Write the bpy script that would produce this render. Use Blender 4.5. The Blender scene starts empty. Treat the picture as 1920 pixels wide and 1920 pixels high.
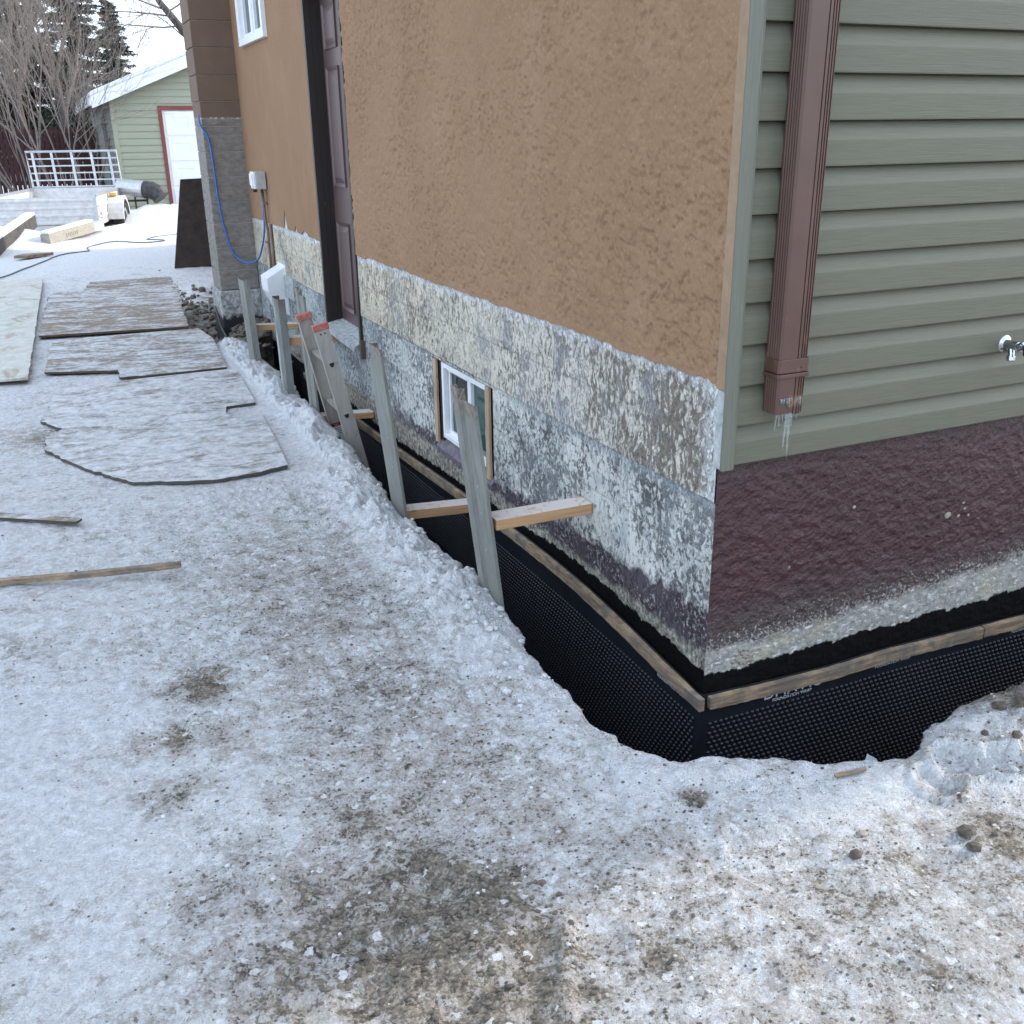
import bpy, math, random
import numpy as np
from mathutils import Vector, Matrix

SC = bpy.context.scene
COL = SC.collection
rad = math.radians
random.seed(7)

# ---------------------------------------------------------------- camera
PITCH, YAW, ROLL = 0.366783, 0.424342, -0.013115
CAM = (-1.64481, -2.20213, 1.6)
cam_d = bpy.data.cameras.new('camera')
cam = bpy.data.objects.new('camera', cam_d)
COL.objects.link(cam)
_f = Vector((math.sin(YAW) * math.cos(PITCH), math.cos(YAW) * math.cos(PITCH), -math.sin(PITCH)))
_r0 = Vector((math.cos(YAW), -math.sin(YAW), 0))
_u0 = _r0.cross(_f)
_r = math.cos(ROLL) * _r0 + math.sin(ROLL) * _u0
_u = -math.sin(ROLL) * _r0 + math.cos(ROLL) * _u0
_m = Matrix((_r, _u, -_f)).transposed().to_4x4()
_m.translation = Vector(CAM)
cam.matrix_world = _m
cam_d.sensor_width = 36
cam_d.lens = 36 * 1847.84 / 1920
cam_d.clip_start = .05
cam_d.clip_end = 600
SC.camera = cam

# ---------------------------------------------------------------- sky, sun, exposure
SUN_EL, SUN_AZ = 27.0, 4.0            # azimuth measured from +X towards +Y
world = bpy.data.worlds.new('World')
SC.world = world
world.use_nodes = True
wn = world.node_tree
bg = wn.nodes['Background']
sky = wn.nodes.new('ShaderNodeTexSky')
sky.sky_type = 'NISHITA'
sky.sun_disc = False
sky.sun_elevation = rad(SUN_EL)
sky.sun_rotation = rad(90 - SUN_AZ)
sky.air_density = 1.0
sky.dust_density = 2.2
sky.ozone_density = 1.0
thin = wn.nodes.new('ShaderNodeMix')   # thin high cloud over the whole sky
thin.data_type = 'RGBA'
thin.inputs[0].default_value = .6
thin.inputs[7].default_value = (7.7, 8.9, 10.5, 1)
wn.links.new(sky.outputs[0], thin.inputs[6])
wn.links.new(thin.outputs[2], bg.inputs[0])
bg.inputs[1].default_value = .15

sun_d = bpy.data.lights.new('sun', 'SUN')
sun_d.energy = 2.0
sun_d.angle = rad(1.0)
sun_d.color = (1, .93, .82)
sun = bpy.data.objects.new('sun', sun_d)
COL.objects.link(sun)
_sd = Vector((math.cos(rad(SUN_EL)) * math.cos(rad(SUN_AZ)), math.cos(rad(SUN_EL)) * math.sin(rad(SUN_AZ)), math.sin(rad(SUN_EL))))
sun.rotation_euler = _sd.to_track_quat('Z', 'Y').to_euler()
sun.location = (10, 4, 12)

SC.view_settings.view_transform = 'Standard'
SC.view_settings.look = 'None'
SC.view_settings.gamma = 1
SC.view_settings.exposure = 1.03
SC.view_settings.use_curve_mapping = False

# ---------------------------------------------------------------- helpers
def vnoise(x, y, seed=0):
    xi = np.floor(x).astype(np.int64); yi = np.floor(y).astype(np.int64)
    fx = x - xi; fy = y - yi
    def h(a, b):
        n = (a * 374761393 + b * 668265263 + seed * 1442695041) & 0xffffffff
        n = ((n ^ (n >> 13)) * 1274126177) & 0xffffffff
        n = n ^ (n >> 16)
        return (n & 0xffff) / 65535.0
    u = fx * fx * (3 - 2 * fx); v = fy * fy * (3 - 2 * fy)
    a = h(xi, yi); b = h(xi + 1, yi); c = h(xi, yi + 1); d = h(xi + 1, yi + 1)
    return (a + (b - a) * u) * (1 - v) + (c + (d - c) * u) * v

def fbm(x, y, seed=0, octv=4, gain=.5):
    s = 0; a = 1; t = 0
    for k in range(octv):
        s = s + a * (vnoise(x * 2 ** k + 17.3 * k, y * 2 ** k - 9.1 * k, seed + k) - .5)
        t += a; a *= gain
    return s / t * 2

def n1(x, seed=0, octv=3):
    return float(fbm(np.array([float(x)]), np.array([seed * 3.7 + .5]), seed, octv)[0])

OFF = {}
class MB:
    def __init__(s, xf=None):
        s.v = []; s.f = []; s.xf = xf
    def add(s, vs, fs):
        n = len(s.v)
        s.v += [tuple(p) for p in vs]
        s.f += [tuple(i + n for i in f) for f in fs]
        return s
    def box(s, x0, x1, y0, y1, z0, z1):
        return s.add([(x0, y0, z0), (x1, y0, z0), (x1, y1, z0), (x0, y1, z0), (x0, y0, z1), (x1, y0, z1), (x1, y1, z1), (x0, y1, z1)],
                     [(0, 3, 2, 1), (4, 5, 6, 7), (0, 1, 5, 4), (1, 2, 6, 5), (2, 3, 7, 6), (3, 0, 4, 7)])
    def bar(s, p, q, w, h, up=(0, 0, 1)):
        p = Vector(p); q = Vector(q); d = (q - p).normalized()
        sd = d.cross(Vector(up)).normalized(); u = sd.cross(d)
        vs = []
        for c in (p, q):
            for a, b in ((-1, -1), (1, -1), (1, 1), (-1, 1)):
                vs.append(c + sd * a * w / 2 + u * b * h / 2)
        return s.add(vs, [(0, 3, 2, 1)[::-1], (4, 5, 6, 7)[::-1], (0, 1, 5, 4)[::-1], (1, 2, 6, 5)[::-1], (2, 3, 7, 6)[::-1], (3, 0, 4, 7)[::-1]])
    def tube(s, pts, r, n=6, cap=True):
        pts = [Vector(p) for p in pts]
        if not hasattr(r, '__len__'): r = [r] * len(pts)
        vs = []; fs = []
        ref = None
        for i, p in enumerate(pts):
            d = (pts[min(i + 1, len(pts) - 1)] - pts[max(i - 1, 0)]).normalized()
            if ref is None:
                ref = d.orthogonal().normalized()
            ref = (ref - d * ref.dot(d)).normalized()
            b = d.cross(ref)
            for k in range(n):
                a = 2 * math.pi * k / n
                vs.append(p + (ref * math.cos(a) + b * math.sin(a)) * r[i])
        for i in range(len(pts) - 1):
            for k in range(n):
                a = i * n + k; b2 = i * n + (k + 1) % n
                fs.append((a, b2, b2 + n, a + n))
        if cap:
            fs.append(tuple(range(n))[::-1]); fs.append(tuple(range((len(pts) - 1) * n, len(pts) * n)))
        return s.add(vs, fs)
    def sweep(s, prof, pts, U, W, cap=True):
        """closed profile (u,w) carried along pts with fixed axes U, W"""
        U = Vector(U); W = Vector(W); n = len(prof); vs = []; fs = []
        for p in pts:
            p = Vector(p)
            for u, w in prof: vs.append(p + U * u + W * w)
        for i in range(len(pts) - 1):
            for k in range(n):
                a = i * n + k; b = i * n + (k + 1) % n
                fs.append((a, b, b + n, a + n))
        if cap:
            fs.append(tuple(range(n))[::-1]); fs.append(tuple(range((len(pts) - 1) * n, len(pts) * n)))
        return s.add(vs, fs)
    def prism(s, poly, z0, z1):
        n = len(poly)
        return s.add([(x, y, z0) for x, y in poly] + [(x, y, z1) for x, y in poly],
                     [tuple(range(n))[::-1], tuple(range(n, 2 * n))] + [(i, (i + 1) % n, (i + 1) % n + n, i + n) for i in range(n)])
    def rock(s, c, r, sq=(1, 1, 1), rng=random):
        t = (1 + 5 ** .5) / 2
        base = [(-1, t, 0), (1, t, 0), (-1, -t, 0), (1, -t, 0), (0, -1, t), (0, 1, t), (0, -1, -t), (0, 1, -t), (t, 0, -1), (t, 0, 1), (-t, 0, -1), (-t, 0, 1)]
        fs = [(0, 11, 5), (0, 5, 1), (0, 1, 7), (0, 7, 10), (0, 10, 11), (1, 5, 9), (5, 11, 4), (11, 10, 2), (10, 7, 6), (7, 1, 8), (3, 9, 4), (3, 4, 2), (3, 2, 6), (3, 6, 8), (3, 8, 9), (4, 9, 5), (2, 4, 11), (6, 2, 10), (8, 6, 7), (9, 8, 1)]
        a = rng.uniform(0, 6.28); ca, sa = math.cos(a), math.sin(a)
        vs = []
        for x, y, z in base:
            k = r / 1.9 * rng.uniform(.7, 1.2)
            x, y = ca * x - sa * y, sa * x + ca * y
            vs.append((c[0] + x * k * sq[0], c[1] + y * k * sq[1], c[2] + z * k * sq[2]))
        return s.add(vs, fs)
    def lathe(s, prof, c, axis, n=16):
        c = Vector(c); ax = Vector(axis).normalized(); e = ax.orthogonal().normalized(); g = ax.cross(e)
        vs = []; fs = []
        for r, h in prof:
            for k in range(n):
                a = 2 * math.pi * k / n
                vs.append(c + ax * h + (e * math.cos(a) + g * math.sin(a)) * r)
        for i in range(len(prof) - 1):
            for k in range(n):
                a = i * n + k; b = i * n + (k + 1) % n
                fs.append((a, b, b + n, a + n))
        fs.append(tuple(range(n))[::-1]); fs.append(tuple(range((len(prof) - 1) * n, len(prof) * n)))
        return s.add(vs, fs)
    def build(s, name, mat, parent=None, smooth=False, bevel=0, fix=True, **props):
        vs = s.v
        if s.xf: vs = [s.xf(p) for p in vs]
        o3 = OFF.get(parent.name, (0, 0, 0)) if parent else (0, 0, 0)
        vs = [(p[0] - o3[0], p[1] - o3[1], p[2] - o3[2]) for p in vs]
        me = bpy.data.meshes.new(name)
        me.from_pydata(vs, [], s.f)
        if fix and len(s.f) < 60000:
            import bmesh
            b = bmesh.new(); b.from_mesh(me)
            bmesh.ops.recalc_face_normals(b, faces=b.faces); b.to_mesh(me); b.free()
        me.materials.append(mat)
        if smooth:
            me.polygons.foreach_set('use_smooth', [True] * len(me.polygons))
        o = bpy.data.objects.new(name, me)
        COL.objects.link(o)
        OFF[o.name] = o3
        if parent: o.parent = parent
        if bevel:
            m = o.modifiers.new('bevel', 'BEVEL'); m.width = bevel; m.segments = 2; m.limit_method = 'ANGLE'
        for k, v in props.items(): o[k] = v
        return o

def relief_grid(name, P, mat, parent=None):
    """P: (rows, cols, 3) array of points -> one smooth grid mesh"""
    R_, C_ = P.shape[:2]
    i = np.arange(R_ - 1)[:, None] * C_ + np.arange(C_ - 1)[None]
    F = np.stack([i, i + 1, i + 1 + C_, i + C_], -1).reshape(-1, 4)
    me = bpy.data.meshes.new(name)
    me.vertices.add(R_ * C_); me.vertices.foreach_set('co', P.reshape(-1))
    me.loops.add(F.size); me.loops.foreach_set('vertex_index', F.ravel().astype(np.int32))
    me.polygons.add(len(F)); me.polygons.foreach_set('loop_start', np.arange(0, F.size, 4, dtype=np.int32))
    me.polygons.foreach_set('loop_total', np.full(len(F), 4, np.int32))
    me.polygons.foreach_set('use_smooth', np.ones(len(F), bool))
    me.update(); me.validate()
    me.materials.append(mat)
    o = bpy.data.objects.new(name, me); COL.objects.link(o); OFF[o.name] = (0, 0, 0)
    if parent: o.parent = parent
    return o

def thing(name, label, cat, loc=(0, 0, 0), group=None):
    o = bpy.data.objects.new(name, None)
    o.empty_display_size = .1
    COL.objects.link(o)
    o.location = loc
    OFF[o.name] = tuple(loc)
    o['label'] = label; o['category'] = cat
    if group: o['group'] = group
    return o

def tag(o, label, cat, group=None):
    o['label'] = label; o['category'] = cat
    if group: o['group'] = group
    return o

def inst(src, parent, loc, name=None):
    o = src.copy()
    COL.objects.link(o)
    if name: o.name = name
    o.parent = parent
    o.location = loc
    OFF[o.name] = OFF.get(parent.name, (0, 0, 0))
    return o

def copy_tree(o, parent=None):
    c = o.copy(); COL.objects.link(c)
    if parent: c.parent = parent
    OFF[c.name] = OFF.get(o.name, (0, 0, 0))
    for ch in list(o.children): copy_tree(ch, c)
    return c

# ---------------------------------------------------------------- materials
class G:
    def __init__(s, name, rough=.7, color=None, metal=0, spec=None):
        s.m = bpy.data.materials.new(name); s.m.use_nodes = True
        s.nt = s.m.node_tree; s.b = s.nt.nodes['Principled BSDF']
        s.b.inputs['Roughness'].default_value = rough
        s.b.inputs['Metallic'].default_value = metal
        if spec is not None: s.b.inputs['Specular IOR Level'].default_value = spec
        if color: s.b.inputs['Base Color'].default_value = (*color, 1)
    def set(s, sock, v):
        if isinstance(v, bpy.types.NodeSocket): s.nt.links.new(v, sock)
        elif isinstance(v, tuple) and len(v) == 3 and sock.type == 'RGBA': sock.default_value = (*v, 1)
        else: sock.default_value = v
    def node(s, t): return s.nt.nodes.new(t)
    def obj(s): return s.node('ShaderNodeTexCoord').outputs['Object']
    def pos(s): return s.node('ShaderNodeNewGeometry').outputs['Position']
    def attr(s, n):
        a = s.node('ShaderNodeAttribute'); a.attribute_name = n; return a.outputs['Fac']
    def vs(s, vec, k):
        n = s.node('ShaderNodeVectorMath'); n.operation = 'MULTIPLY'; s.set(n.inputs[0], vec); n.inputs[1].default_value = k; return n.outputs[0]
    def va(s, vec, k):
        n = s.node('ShaderNodeVectorMath'); n.operation = 'ADD'; s.set(n.inputs[0], vec); s.set(n.inputs[1], k); return n.outputs[0]
    def sep(s, vec):
        n = s.node('ShaderNodeSeparateXYZ'); s.set(n.inputs[0], vec); return n.outputs
    def noise(s, vec, sc, det=4, ro=.55, dist=0, col=False):
        n = s.node('ShaderNodeTexNoise'); s.set(n.inputs['Vector'], vec); n.inputs['Scale'].default_value = sc
        n.inputs['Detail'].default_value = det; n.inputs['Roughness'].default_value = ro; n.inputs['Distortion'].default_value = dist
        return n.outputs['Color' if col else 'Fac']
    def vor(s, vec, sc, feat='F1', out='Distance', rnd=1):
        n = s.node('ShaderNodeTexVoronoi'); n.feature = feat; s.set(n.inputs['Vector'], vec); n.inputs['Scale'].default_value = sc
        n.inputs['Randomness'].default_value = rnd
        return n.outputs[out]
    def ma(s, op, a, b=0.0, clamp=False):
        n = s.node('ShaderNodeMath'); n.operation = op; n.use_clamp = clamp; s.set(n.inputs[0], a); s.set(n.inputs[1], b); return n.outputs[0]
    def mr(s, v, a, b, c=0.0, d=1.0, smooth=False):
        n = s.node('ShaderNodeMapRange'); n.interpolation_type = 'SMOOTHSTEP' if smooth else 'LINEAR'
        for i, k in enumerate((v, a, b, c, d)): s.set(n.inputs[i], k)
        return n.outputs[0]
    def mix(s, f, a, b):
        n = s.node('ShaderNodeMix'); n.data_type = 'RGBA'; s.set(n.inputs[0], f); s.set(n.inputs[6], a); s.set(n.inputs[7], b); return n.outputs[2]
    def bump(s, h, st=.5, dist=.01, nrm=None):
        n = s.node('ShaderNodeBump'); n.inputs['Strength'].default_value = st; n.inputs['Distance'].default_value = dist
        s.set(n.inputs['Height'], h)
        if nrm: s.set(n.inputs['Normal'], nrm)
        return n.outputs[0]
    def done(s, col=None, nrm=None, rough=None):
        if col is not None: s.set(s.b.inputs['Base Color'], col)
        if nrm is not None: s.set(s.b.inputs['Normal'], nrm)
        if rough is not None: s.set(s.b.inputs['Roughness'], rough)
        return s.m

def plain(name, color, rough=.6, metal=0, var=.12, scale=20, bump=0, bscale=60, spec=None, streak=(1, 1, 1)):
    g = G(name, rough, color, metal, spec)
    p = g.vs(g.obj(), streak)
    n = g.noise(p, scale, 5, .6)
    lo = tuple(c * (1 - var * 1.6) for c in color); hi = tuple(min(1, c * (1 + var * 1.6)) for c in color)
    c = g.mix(g.mr(n, .3, .7), lo, hi)
    nr = g.bump(g.noise(p, bscale, 4, .6), .4, bump) if bump else None
    return g.done(c, nr)

MAT = {}
def make_materials():
    # --- snow-covered ground
    g = G('trampled_snow', .6)
    p = g.pos(); ps = g.vs(p, (1, 1, .4))
    dirt = g.attr('dirt')
    fine = g.noise(ps, 120, 6, .7)
    mid = g.noise(ps, 16, 12, .74, .15)
    low = g.noise(ps, 2.6, 5, .6)
    clean = g.attr('clean')
    jit = g.va(ps, g.vs(g.noise(ps, 55, 4, .7, col=True), (.022, .022, .022)))
    gr1 = g.vor(jit, 62, out='Color'); gr2 = g.vor(jit, 150, out='Color')
    g1 = g.node('ShaderNodeSeparateColor'); g.set(g1.inputs[0], gr1); g2 = g.node('ShaderNodeSeparateColor'); g.set(g2.inputs[0], gr2)
    ra, rb, rc = g1.outputs[0], g2.outputs[0], g2.outputs[1]
    # how dirty: a map of soiled places, broken up at every scale
    v = g.ma('ADD', g.ma('MULTIPLY', mid, .62), g.ma('MULTIPLY', g.noise(ps, 48, 9, .78), .38))
    v = g.ma('ADD', v, g.ma('MULTIPLY', g.ma('SUBTRACT', rb, .5), .045))
    v = g.ma('ADD', v, g.ma('MULTIPLY', g.ma('SUBTRACT', ra, .5), .02))
    v = g.ma('SUBTRACT', v, g.ma('MULTIPLY', g.ma('SUBTRACT', g.ma('MINIMUM', dirt, .74), .15), .255))
    v = g.ma('ADD', v, g.ma('MULTIPLY', clean, .10))
    v = g.ma('ADD', v, g.ma('MULTIPLY', g.ma('SUBTRACT', low, .5), .22))
    v = g.ma('ADD', v, g.ma('MULTIPLY', g.ma('SUBTRACT', g.noise(ps, 6.5, 5, .6), .5), .22))
    white = g.mix(g.mr(g.noise(ps, 34, 6, .65), .35, .65), (.56, .57, .59), (.80, .81, .83))
    slush = g.mix(g.mr(g.ma('ADD', g.ma('MULTIPLY', rc, .5), g.ma('MULTIPLY', fine, .5)), .3, .7), (.36, .345, .33), (.58, .57, .56))
    slush = g.mix(g.ma('MULTIPLY', g.mr(low, .42, .58), .6), slush, (.46, .40, .365))
    muck = g.mix(g.mr(rb, .2, .8), (.035, .03, .025), (.30, .25, .195))
    muck = g.mix(g.mr(g.noise(ps, 20, 6, .7), .42, .56), muck, g.mix(rc, (.15, .125, .095), (.48, .425, .35)))
    c1 = g.mix(g.mr(v, .535, .455), white, slush)
    c2 = g.mix(g.mr(v, .415, .375), c1, muck)
    # dark crumbs and pale ice crystals
    sp = g.mr(g.ma('ADD', rc, g.ma('MULTIPLY', g.ma('SUBTRACT', .5, v), .9)), .985, 1.0)
    c3 = g.mix(g.ma('MULTIPLY', sp, .8), c2, (.10, .085, .07))
    cr = g.mr(g.ma('SUBTRACT', ra, g.ma('MULTIPLY', clean, .2)), .97, .98)
    c4 = g.mix(g.ma('MULTIPLY', cr, .75), c3, (.84, .85, .87))
    wh = g.ma('MULTIPLY', g.mr(g.vor(g.va(ps, g.vs(g.noise(ps, 30, 4, .7, col=True), (.07, .07, .07))), 15), .17, .12), g.mr(g.noise(ps, 5, 3), .52, .62))
    c5 = g.mix(g.ma('MULTIPLY', wh, .45), c4, (.76, .78, .82))
    z = g.sep(p)[2]
    soil = g.mr(g.ma('ADD', z, g.ma('MULTIPLY', g.noise(p, 24, 4), .05)), -.035, -.075)
    sc = g.mix(g.mr(g.noise(p, 22, 6, .7), .35, .7), (.03, .025, .02), (.12, .095, .07))
    c6 = g.mix(soil, c5, sc)
    earth = g.attr('earth')
    ec = g.mix(g.mr(g.noise(p, 16, 7, .72), .38, .66), (.05, .042, .034), (.30, .27, .23))
    c7 = g.mix(g.mr(g.ma('ADD', earth, g.ma('MULTIPLY', g.ma('SUBTRACT', g.noise(p, 11, 5, .7), .5), 1.1)), .38, .62), c6, ec)
    h = g.ma('ADD', g.noise(ps, 30, 10, .76), g.ma('MULTIPLY', v, .4))
    nr = g.bump(h, 1.0, .022)
    gh = g.ma('SUBTRACT', g.ma('MULTIPLY', rb, .5), g.ma('MULTIPLY', g.vor(jit, 150), 1.0))
    nr = g.bump(gh, .8, .005, nr)
    MAT['ground'] = g.done(c7, nr, g.mr(fine, .3, .7, .45, .85))

    g = G('snow', .6)
    p = g.obj()
    c = g.mix(g.mr(g.noise(p, 40, 5, .7), .35, .65), (.62, .64, .66), (.84, .85, .87))
    MAT['snow'] = g.done(c, g.bump(g.noise(p, 70, 5, .65), .7, .006))
    g = G('dirty_snow', .6)
    p = g.obj()
    c = g.mix(g.mr(g.noise(p, 60, 5, .7), .35, .65), (.36, .36, .36), (.58, .59, .61))
    c = g.mix(g.mr(g.noise(p, 25, 4), .56, .66), c, (.26, .23, .2))
    MAT['clod'] = g.done(c, g.bump(g.noise(p, 150, 4, .65), .6, .004))
    g = G('grit', .85)
    p = g.obj()
    c = g.mix(g.mr(g.noise(p, 14, 3), .3, .7), (.035, .03, .026), (.16, .13, .10))
    MAT['grit'] = g.done(c)
    MAT['soil'] = plain('soil', (.085, .07, .056), .95, var=.4, scale=40, bump=.015, bscale=70)

    # --- side foundation, board formed concrete with peeling paint
    g = G('peeling_concrete', .85, spec=.2)
    p = g.obj(); x, y, z = g.sep(p)
    wob = g.ma('MULTIPLY', g.ma('SUBTRACT', g.noise(p, 9, 5, .6), .5), .05)
    zz = g.ma('ADD', z, wob)
    wp = g.va(p, g.vs(g.noise(p, 16, 3, .6, col=True), (.02, .05, .05)))
    blue = g.noise(p, 2.6, 5, .6)
    base_up = g.mix(g.mr(blue, .45, .60), (.20, .172, .145), (.29, .295, .305))
    st = g.vs(wp, (1, 52, 24))
    flake_u = g.ma('ADD', g.noise(st, 1.0, 9, .74, .12), g.ma('ADD', g.ma('MULTIPLY', g.ma('SUBTRACT', g.noise(p, 1.9, 5, .65), .5), .46), g.ma('MULTIPLY', g.ma('SUBTRACT', g.noise(g.vs(p, (1, 10, 6)), 1.0, 4, .6), .5), .22)))
    yl = g.mr(y, 1.0, 3.0)
    paint_u = g.mix(yl, (.60, .565, .50), (.62, .56, .44))
    fu = g.mr(g.ma('ADD', flake_u, g.ma('MULTIPLY', yl, .035)), .455, .495)
    up = g.mix(g.ma('MULTIPLY', fu, .92), base_up, paint_u)
    # smooth putty patches, white smears
    pat = g.mr(g.noise(g.vs(p, (1, 3.2, 2.4)), 1.4, 3, .5), .60, .66)
    up = g.mix(g.ma('MULTIPLY', pat, .75), up, (.31, .315, .33))
    smear = g.mr(g.noise(g.vs(wp, (1, 22, 7)), 1.0, 5, .6, .3), .70, .735)
    up = g.mix(smear, up, (.72, .72, .71))
    rim = g.mr(g.ma('ADD', z, g.ma('MULTIPLY', g.ma('SUBTRACT', g.noise(g.vs(p, (1, 30, 9)), 1.0, 7, .72), .5), .17)), .912, .922)
    up = g.mix(g.ma('MULTIPLY', rim, .95), up, g.mix(g.mr(g.noise(p, 70, 4, .6), .35, .6), (.42, .42, .42), (.78, .78, .77)))
    edge = g.mr(g.ma('ADD', y, g.ma('MULTIPLY', g.noise(p, 18, 4), .14)), .155, .10)
    up = g.mix(g.ma('MULTIPLY', edge, g.mr(g.noise(wp, 40, 6, .65), .40, .48)), up, (.66, .67, .67))
    # lower band
    bl = g.mix(g.mr(g.noise(p, 7, 5, .6), .36, .64), (.095, .096, .096), (.265, .275, .29))
    cov = g.ma('ADD', g.ma('MULTIPLY', g.ma('SUBTRACT', g.noise(p, 2.3, 4, .6), .5), .40), g.ma('MULTIPLY', g.ma('SUBTRACT', g.noise(p, 9, 4, .6), .5), .26))
    fl = g.ma('ADD', g.noise(g.vs(wp, (1, 40, 34)), 1.0, 10, .76, .15), cov)
    fl = g.mr(fl, .455, .49)
    pc = g.mix(g.mr(g.noise(p, 5, 4), .4, .6), (.51, .515, .495), (.63, .625, .585))
    pc = g.mix(g.mr(y, 2.3, 4.2), pc, (.40, .44, .44))
    low_ = g.mix(fl, bl, pc)
    bluep = g.mr(g.noise(g.vs(p, (1, 4, 3)), 1.6, 4, .55), .60, .67)
    low_ = g.mix(g.ma('MULTIPLY', bluep, .6), low_, (.30, .335, .375))
    knot = g.ma('MULTIPLY', g.mr(g.vor(g.vs(p, (1, 5, 5)), 1.0), .07, .05), .7)
    low_ = g.mix(knot, low_, (.17, .19, .21))
    band = g.mr(zz, .583, .587)
    col = g.mix(band, low_, up)
    seam = g.ma('MULTIPLY', g.mr(g.ma('ABSOLUTE', g.ma('SUBTRACT', g.ma('ADD', z, g.ma('MULTIPLY', wob, .25)), .586)), .005, .002), .6)
    col = g.mix(seam, col, (.08, .08, .085))
    for zj in (.40, .775):
        sj = g.ma('MULTIPLY', g.mr(g.ma('ABSOLUTE', g.ma('SUBTRACT', g.ma('ADD', z, g.ma('MULTIPLY', wob, .3)), zj)), .006, .002), .35)
        col = g.mix(sj, col, (.16, .16, .165))
    col_w = g.mix(g.mr(g.ma('ADD', z, g.ma('MULTIPLY', wob, .6)), .575, .545), g.mix(fl, (.28, .31, .34), (.42, .44, .45)), col)
    col = g.mix(g.ma('MULTIPLY', g.mr(z, .59, .585), g.mr(y, 1.6, 1.3)), col, col_w)
    # purple band, its top dips away from the corner
    ptop = g.mr(y, 0.0, 1.6, .235, .155)
    pm = g.mr(g.ma('SUBTRACT', g.ma('ADD', z, g.ma('MULTIPLY', g.ma('SUBTRACT', g.noise(p, 14, 6, .65), .5), .16)), ptop), .012, -.012)
    purple = g.mix(g.mr(g.noise(p, 55, 8, .78), .525, .575), (.062, .045, .058), (.40, .385, .37))
    purple = g.mix(g.mr(g.noise(p, 8, 3), .45, .6), purple, (.085, .068, .082))
    pm = g.ma('MULTIPLY', pm, g.mr(y, 3.3, 2.7))
    col = g.mix(pm, col, purple)
    # rubbly beige foot
    bt = g.mr(y, 0.0, 1.4, .088, .098)
    bm = g.mr(g.ma('SUBTRACT', g.ma('ADD', z, g.ma('MULTIPLY', g.ma('SUBTRACT', g.noise(p, 11, 6, .65), .5), .09)), bt), .01, -.012)
    beige = g.mix(g.mr(g.noise(p, 38, 9, .76, .2), .40, .58), (.085, .078, .07), (.47, .44, .37))
    col = g.mix(bm, col, beige)
    tarl = g.ma('ADD', g.mr(g.ma('ABSOLUTE', g.ma('SUBTRACT', y, .85)), 0.0, .85, .072, .028), g.mr(y, 1.7, 3.2, 0, -.07))
    tm = g.mr(g.ma('SUBTRACT', g.ma('ADD', z, g.ma('MULTIPLY', g.ma('SUBTRACT', g.noise(p, 13, 8, .72), .5), .085)), tarl), .002, -.003)
    col = g.mix(tm, col, (.004, .004, .005))
    h = g.ma('ADD', g.ma('ADD', g.ma('MULTIPLY', fu, .4), g.ma('MULTIPLY', fl, .4)), g.noise(p, 55, 7, .7))
    nr = g.bump(h, .9, .009)
    g.set(g.b.inputs['Specular IOR Level'], g.mr(tm, 0, 1, .25, .06))
    MAT['conc'] = g.done(col, nr, g.mix(tm, (.85, .85, .85), (.75, .75, .75)))

    # --- front foundation, maroon stucco
    g = G('maroon_stucco', .42, spec=.45)
    p = g.obj(); x, y, z = g.sep(p)
    big = g.noise(p, 3, 4, .6)
    mar = g.mix(g.mr(big, .35, .65), (.046, .0155, .018), (.060, .0225, .026))
    gr = g.mr(g.ma('ADD', z, g.ma('MULTIPLY', g.noise(p, 4, 5, .6), .22)), .40, .24)
    mar = g.mix(g.ma('MULTIPLY', gr, .7), mar, (.066, .056, .057))
    topg = g.mr(g.ma('ADD', z, g.ma('MULTIPLY', g.noise(p, 5, 5, .65), .25)), .74, .86)
    mar = g.mix(g.ma('MULTIPLY', topg, .5), mar, (.06, .052, .05))
    rise = g.mr(x, .3, 1.6, 0, .075)
    zr = g.ma('SUBTRACT', z, rise)
    spk = g.mr(g.ma('ADD', g.noise(p, 95, 5, .75), g.mr(g.ma('ADD', zr, g.ma('MULTIPLY', g.noise(p, 7, 4), .08)), .27, .10, -.08, .12)), .575, .625)
    col = g.mix(g.ma('MULTIPLY', spk, .75), mar, (.42, .40, .375))
    bm = g.mr(g.ma('ADD', zr, g.ma('MULTIPLY', g.ma('SUBTRACT', g.noise(p, 9, 7, .68), .5), .12)), .107, .080)
    cem = g.mix(g.mr(g.noise(p, 36, 7, .72, .4), .36, .66), (.20, .195, .185), (.42, .405, .375))
    cem = g.mix(g.ma('MULTIPLY', g.mr(g.noise(p, 7, 4), .52, .62), .6), cem, (.37, .345, .25))
    cem = g.mix(g.mr(g.noise(g.vs(p, (1, 1, 2.4)), 24, 6, .7, .2), .565, .60), cem, (.62, .62, .61))
    col = g.mix(bm, col, cem)
    tarl = g.mr(x, .0, 1.4, .012, .024)
    tm = g.mr(g.ma('SUBTRACT', g.ma('ADD', z, g.ma('MULTIPLY', g.ma('SUBTRACT', g.noise(p, 11, 8, .72), .5), .085)), tarl), .002, -.003)
    col = g.mix(tm, col, (.006, .006, .007))
    h = g.ma('ADD', g.noise(g.vs(p, (1, 1, 1.2)), 27, 7, .64, .2), g.ma('MULTIPLY', g.noise(p, 120, 4, .7), .3))
    nr = g.bump(h, .8, .02)
    g.set(g.b.inputs['Specular IOR Level'], g.mr(tm, 0, 1, .5, .06))
    MAT['maroon'] = g.done(col, nr, g.mix(bm, (.36, .36, .36), (.9, .9, .9)))

    # --- tan stucco
    g = G('tan_stucco', .9, spec=.12)
    p = g.obj()
    c = g.mix(g.mr(g.noise(p, 1.1, 4, .6), .35, .65), (.244, .148, .087), (.276, .171, .102))
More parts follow.
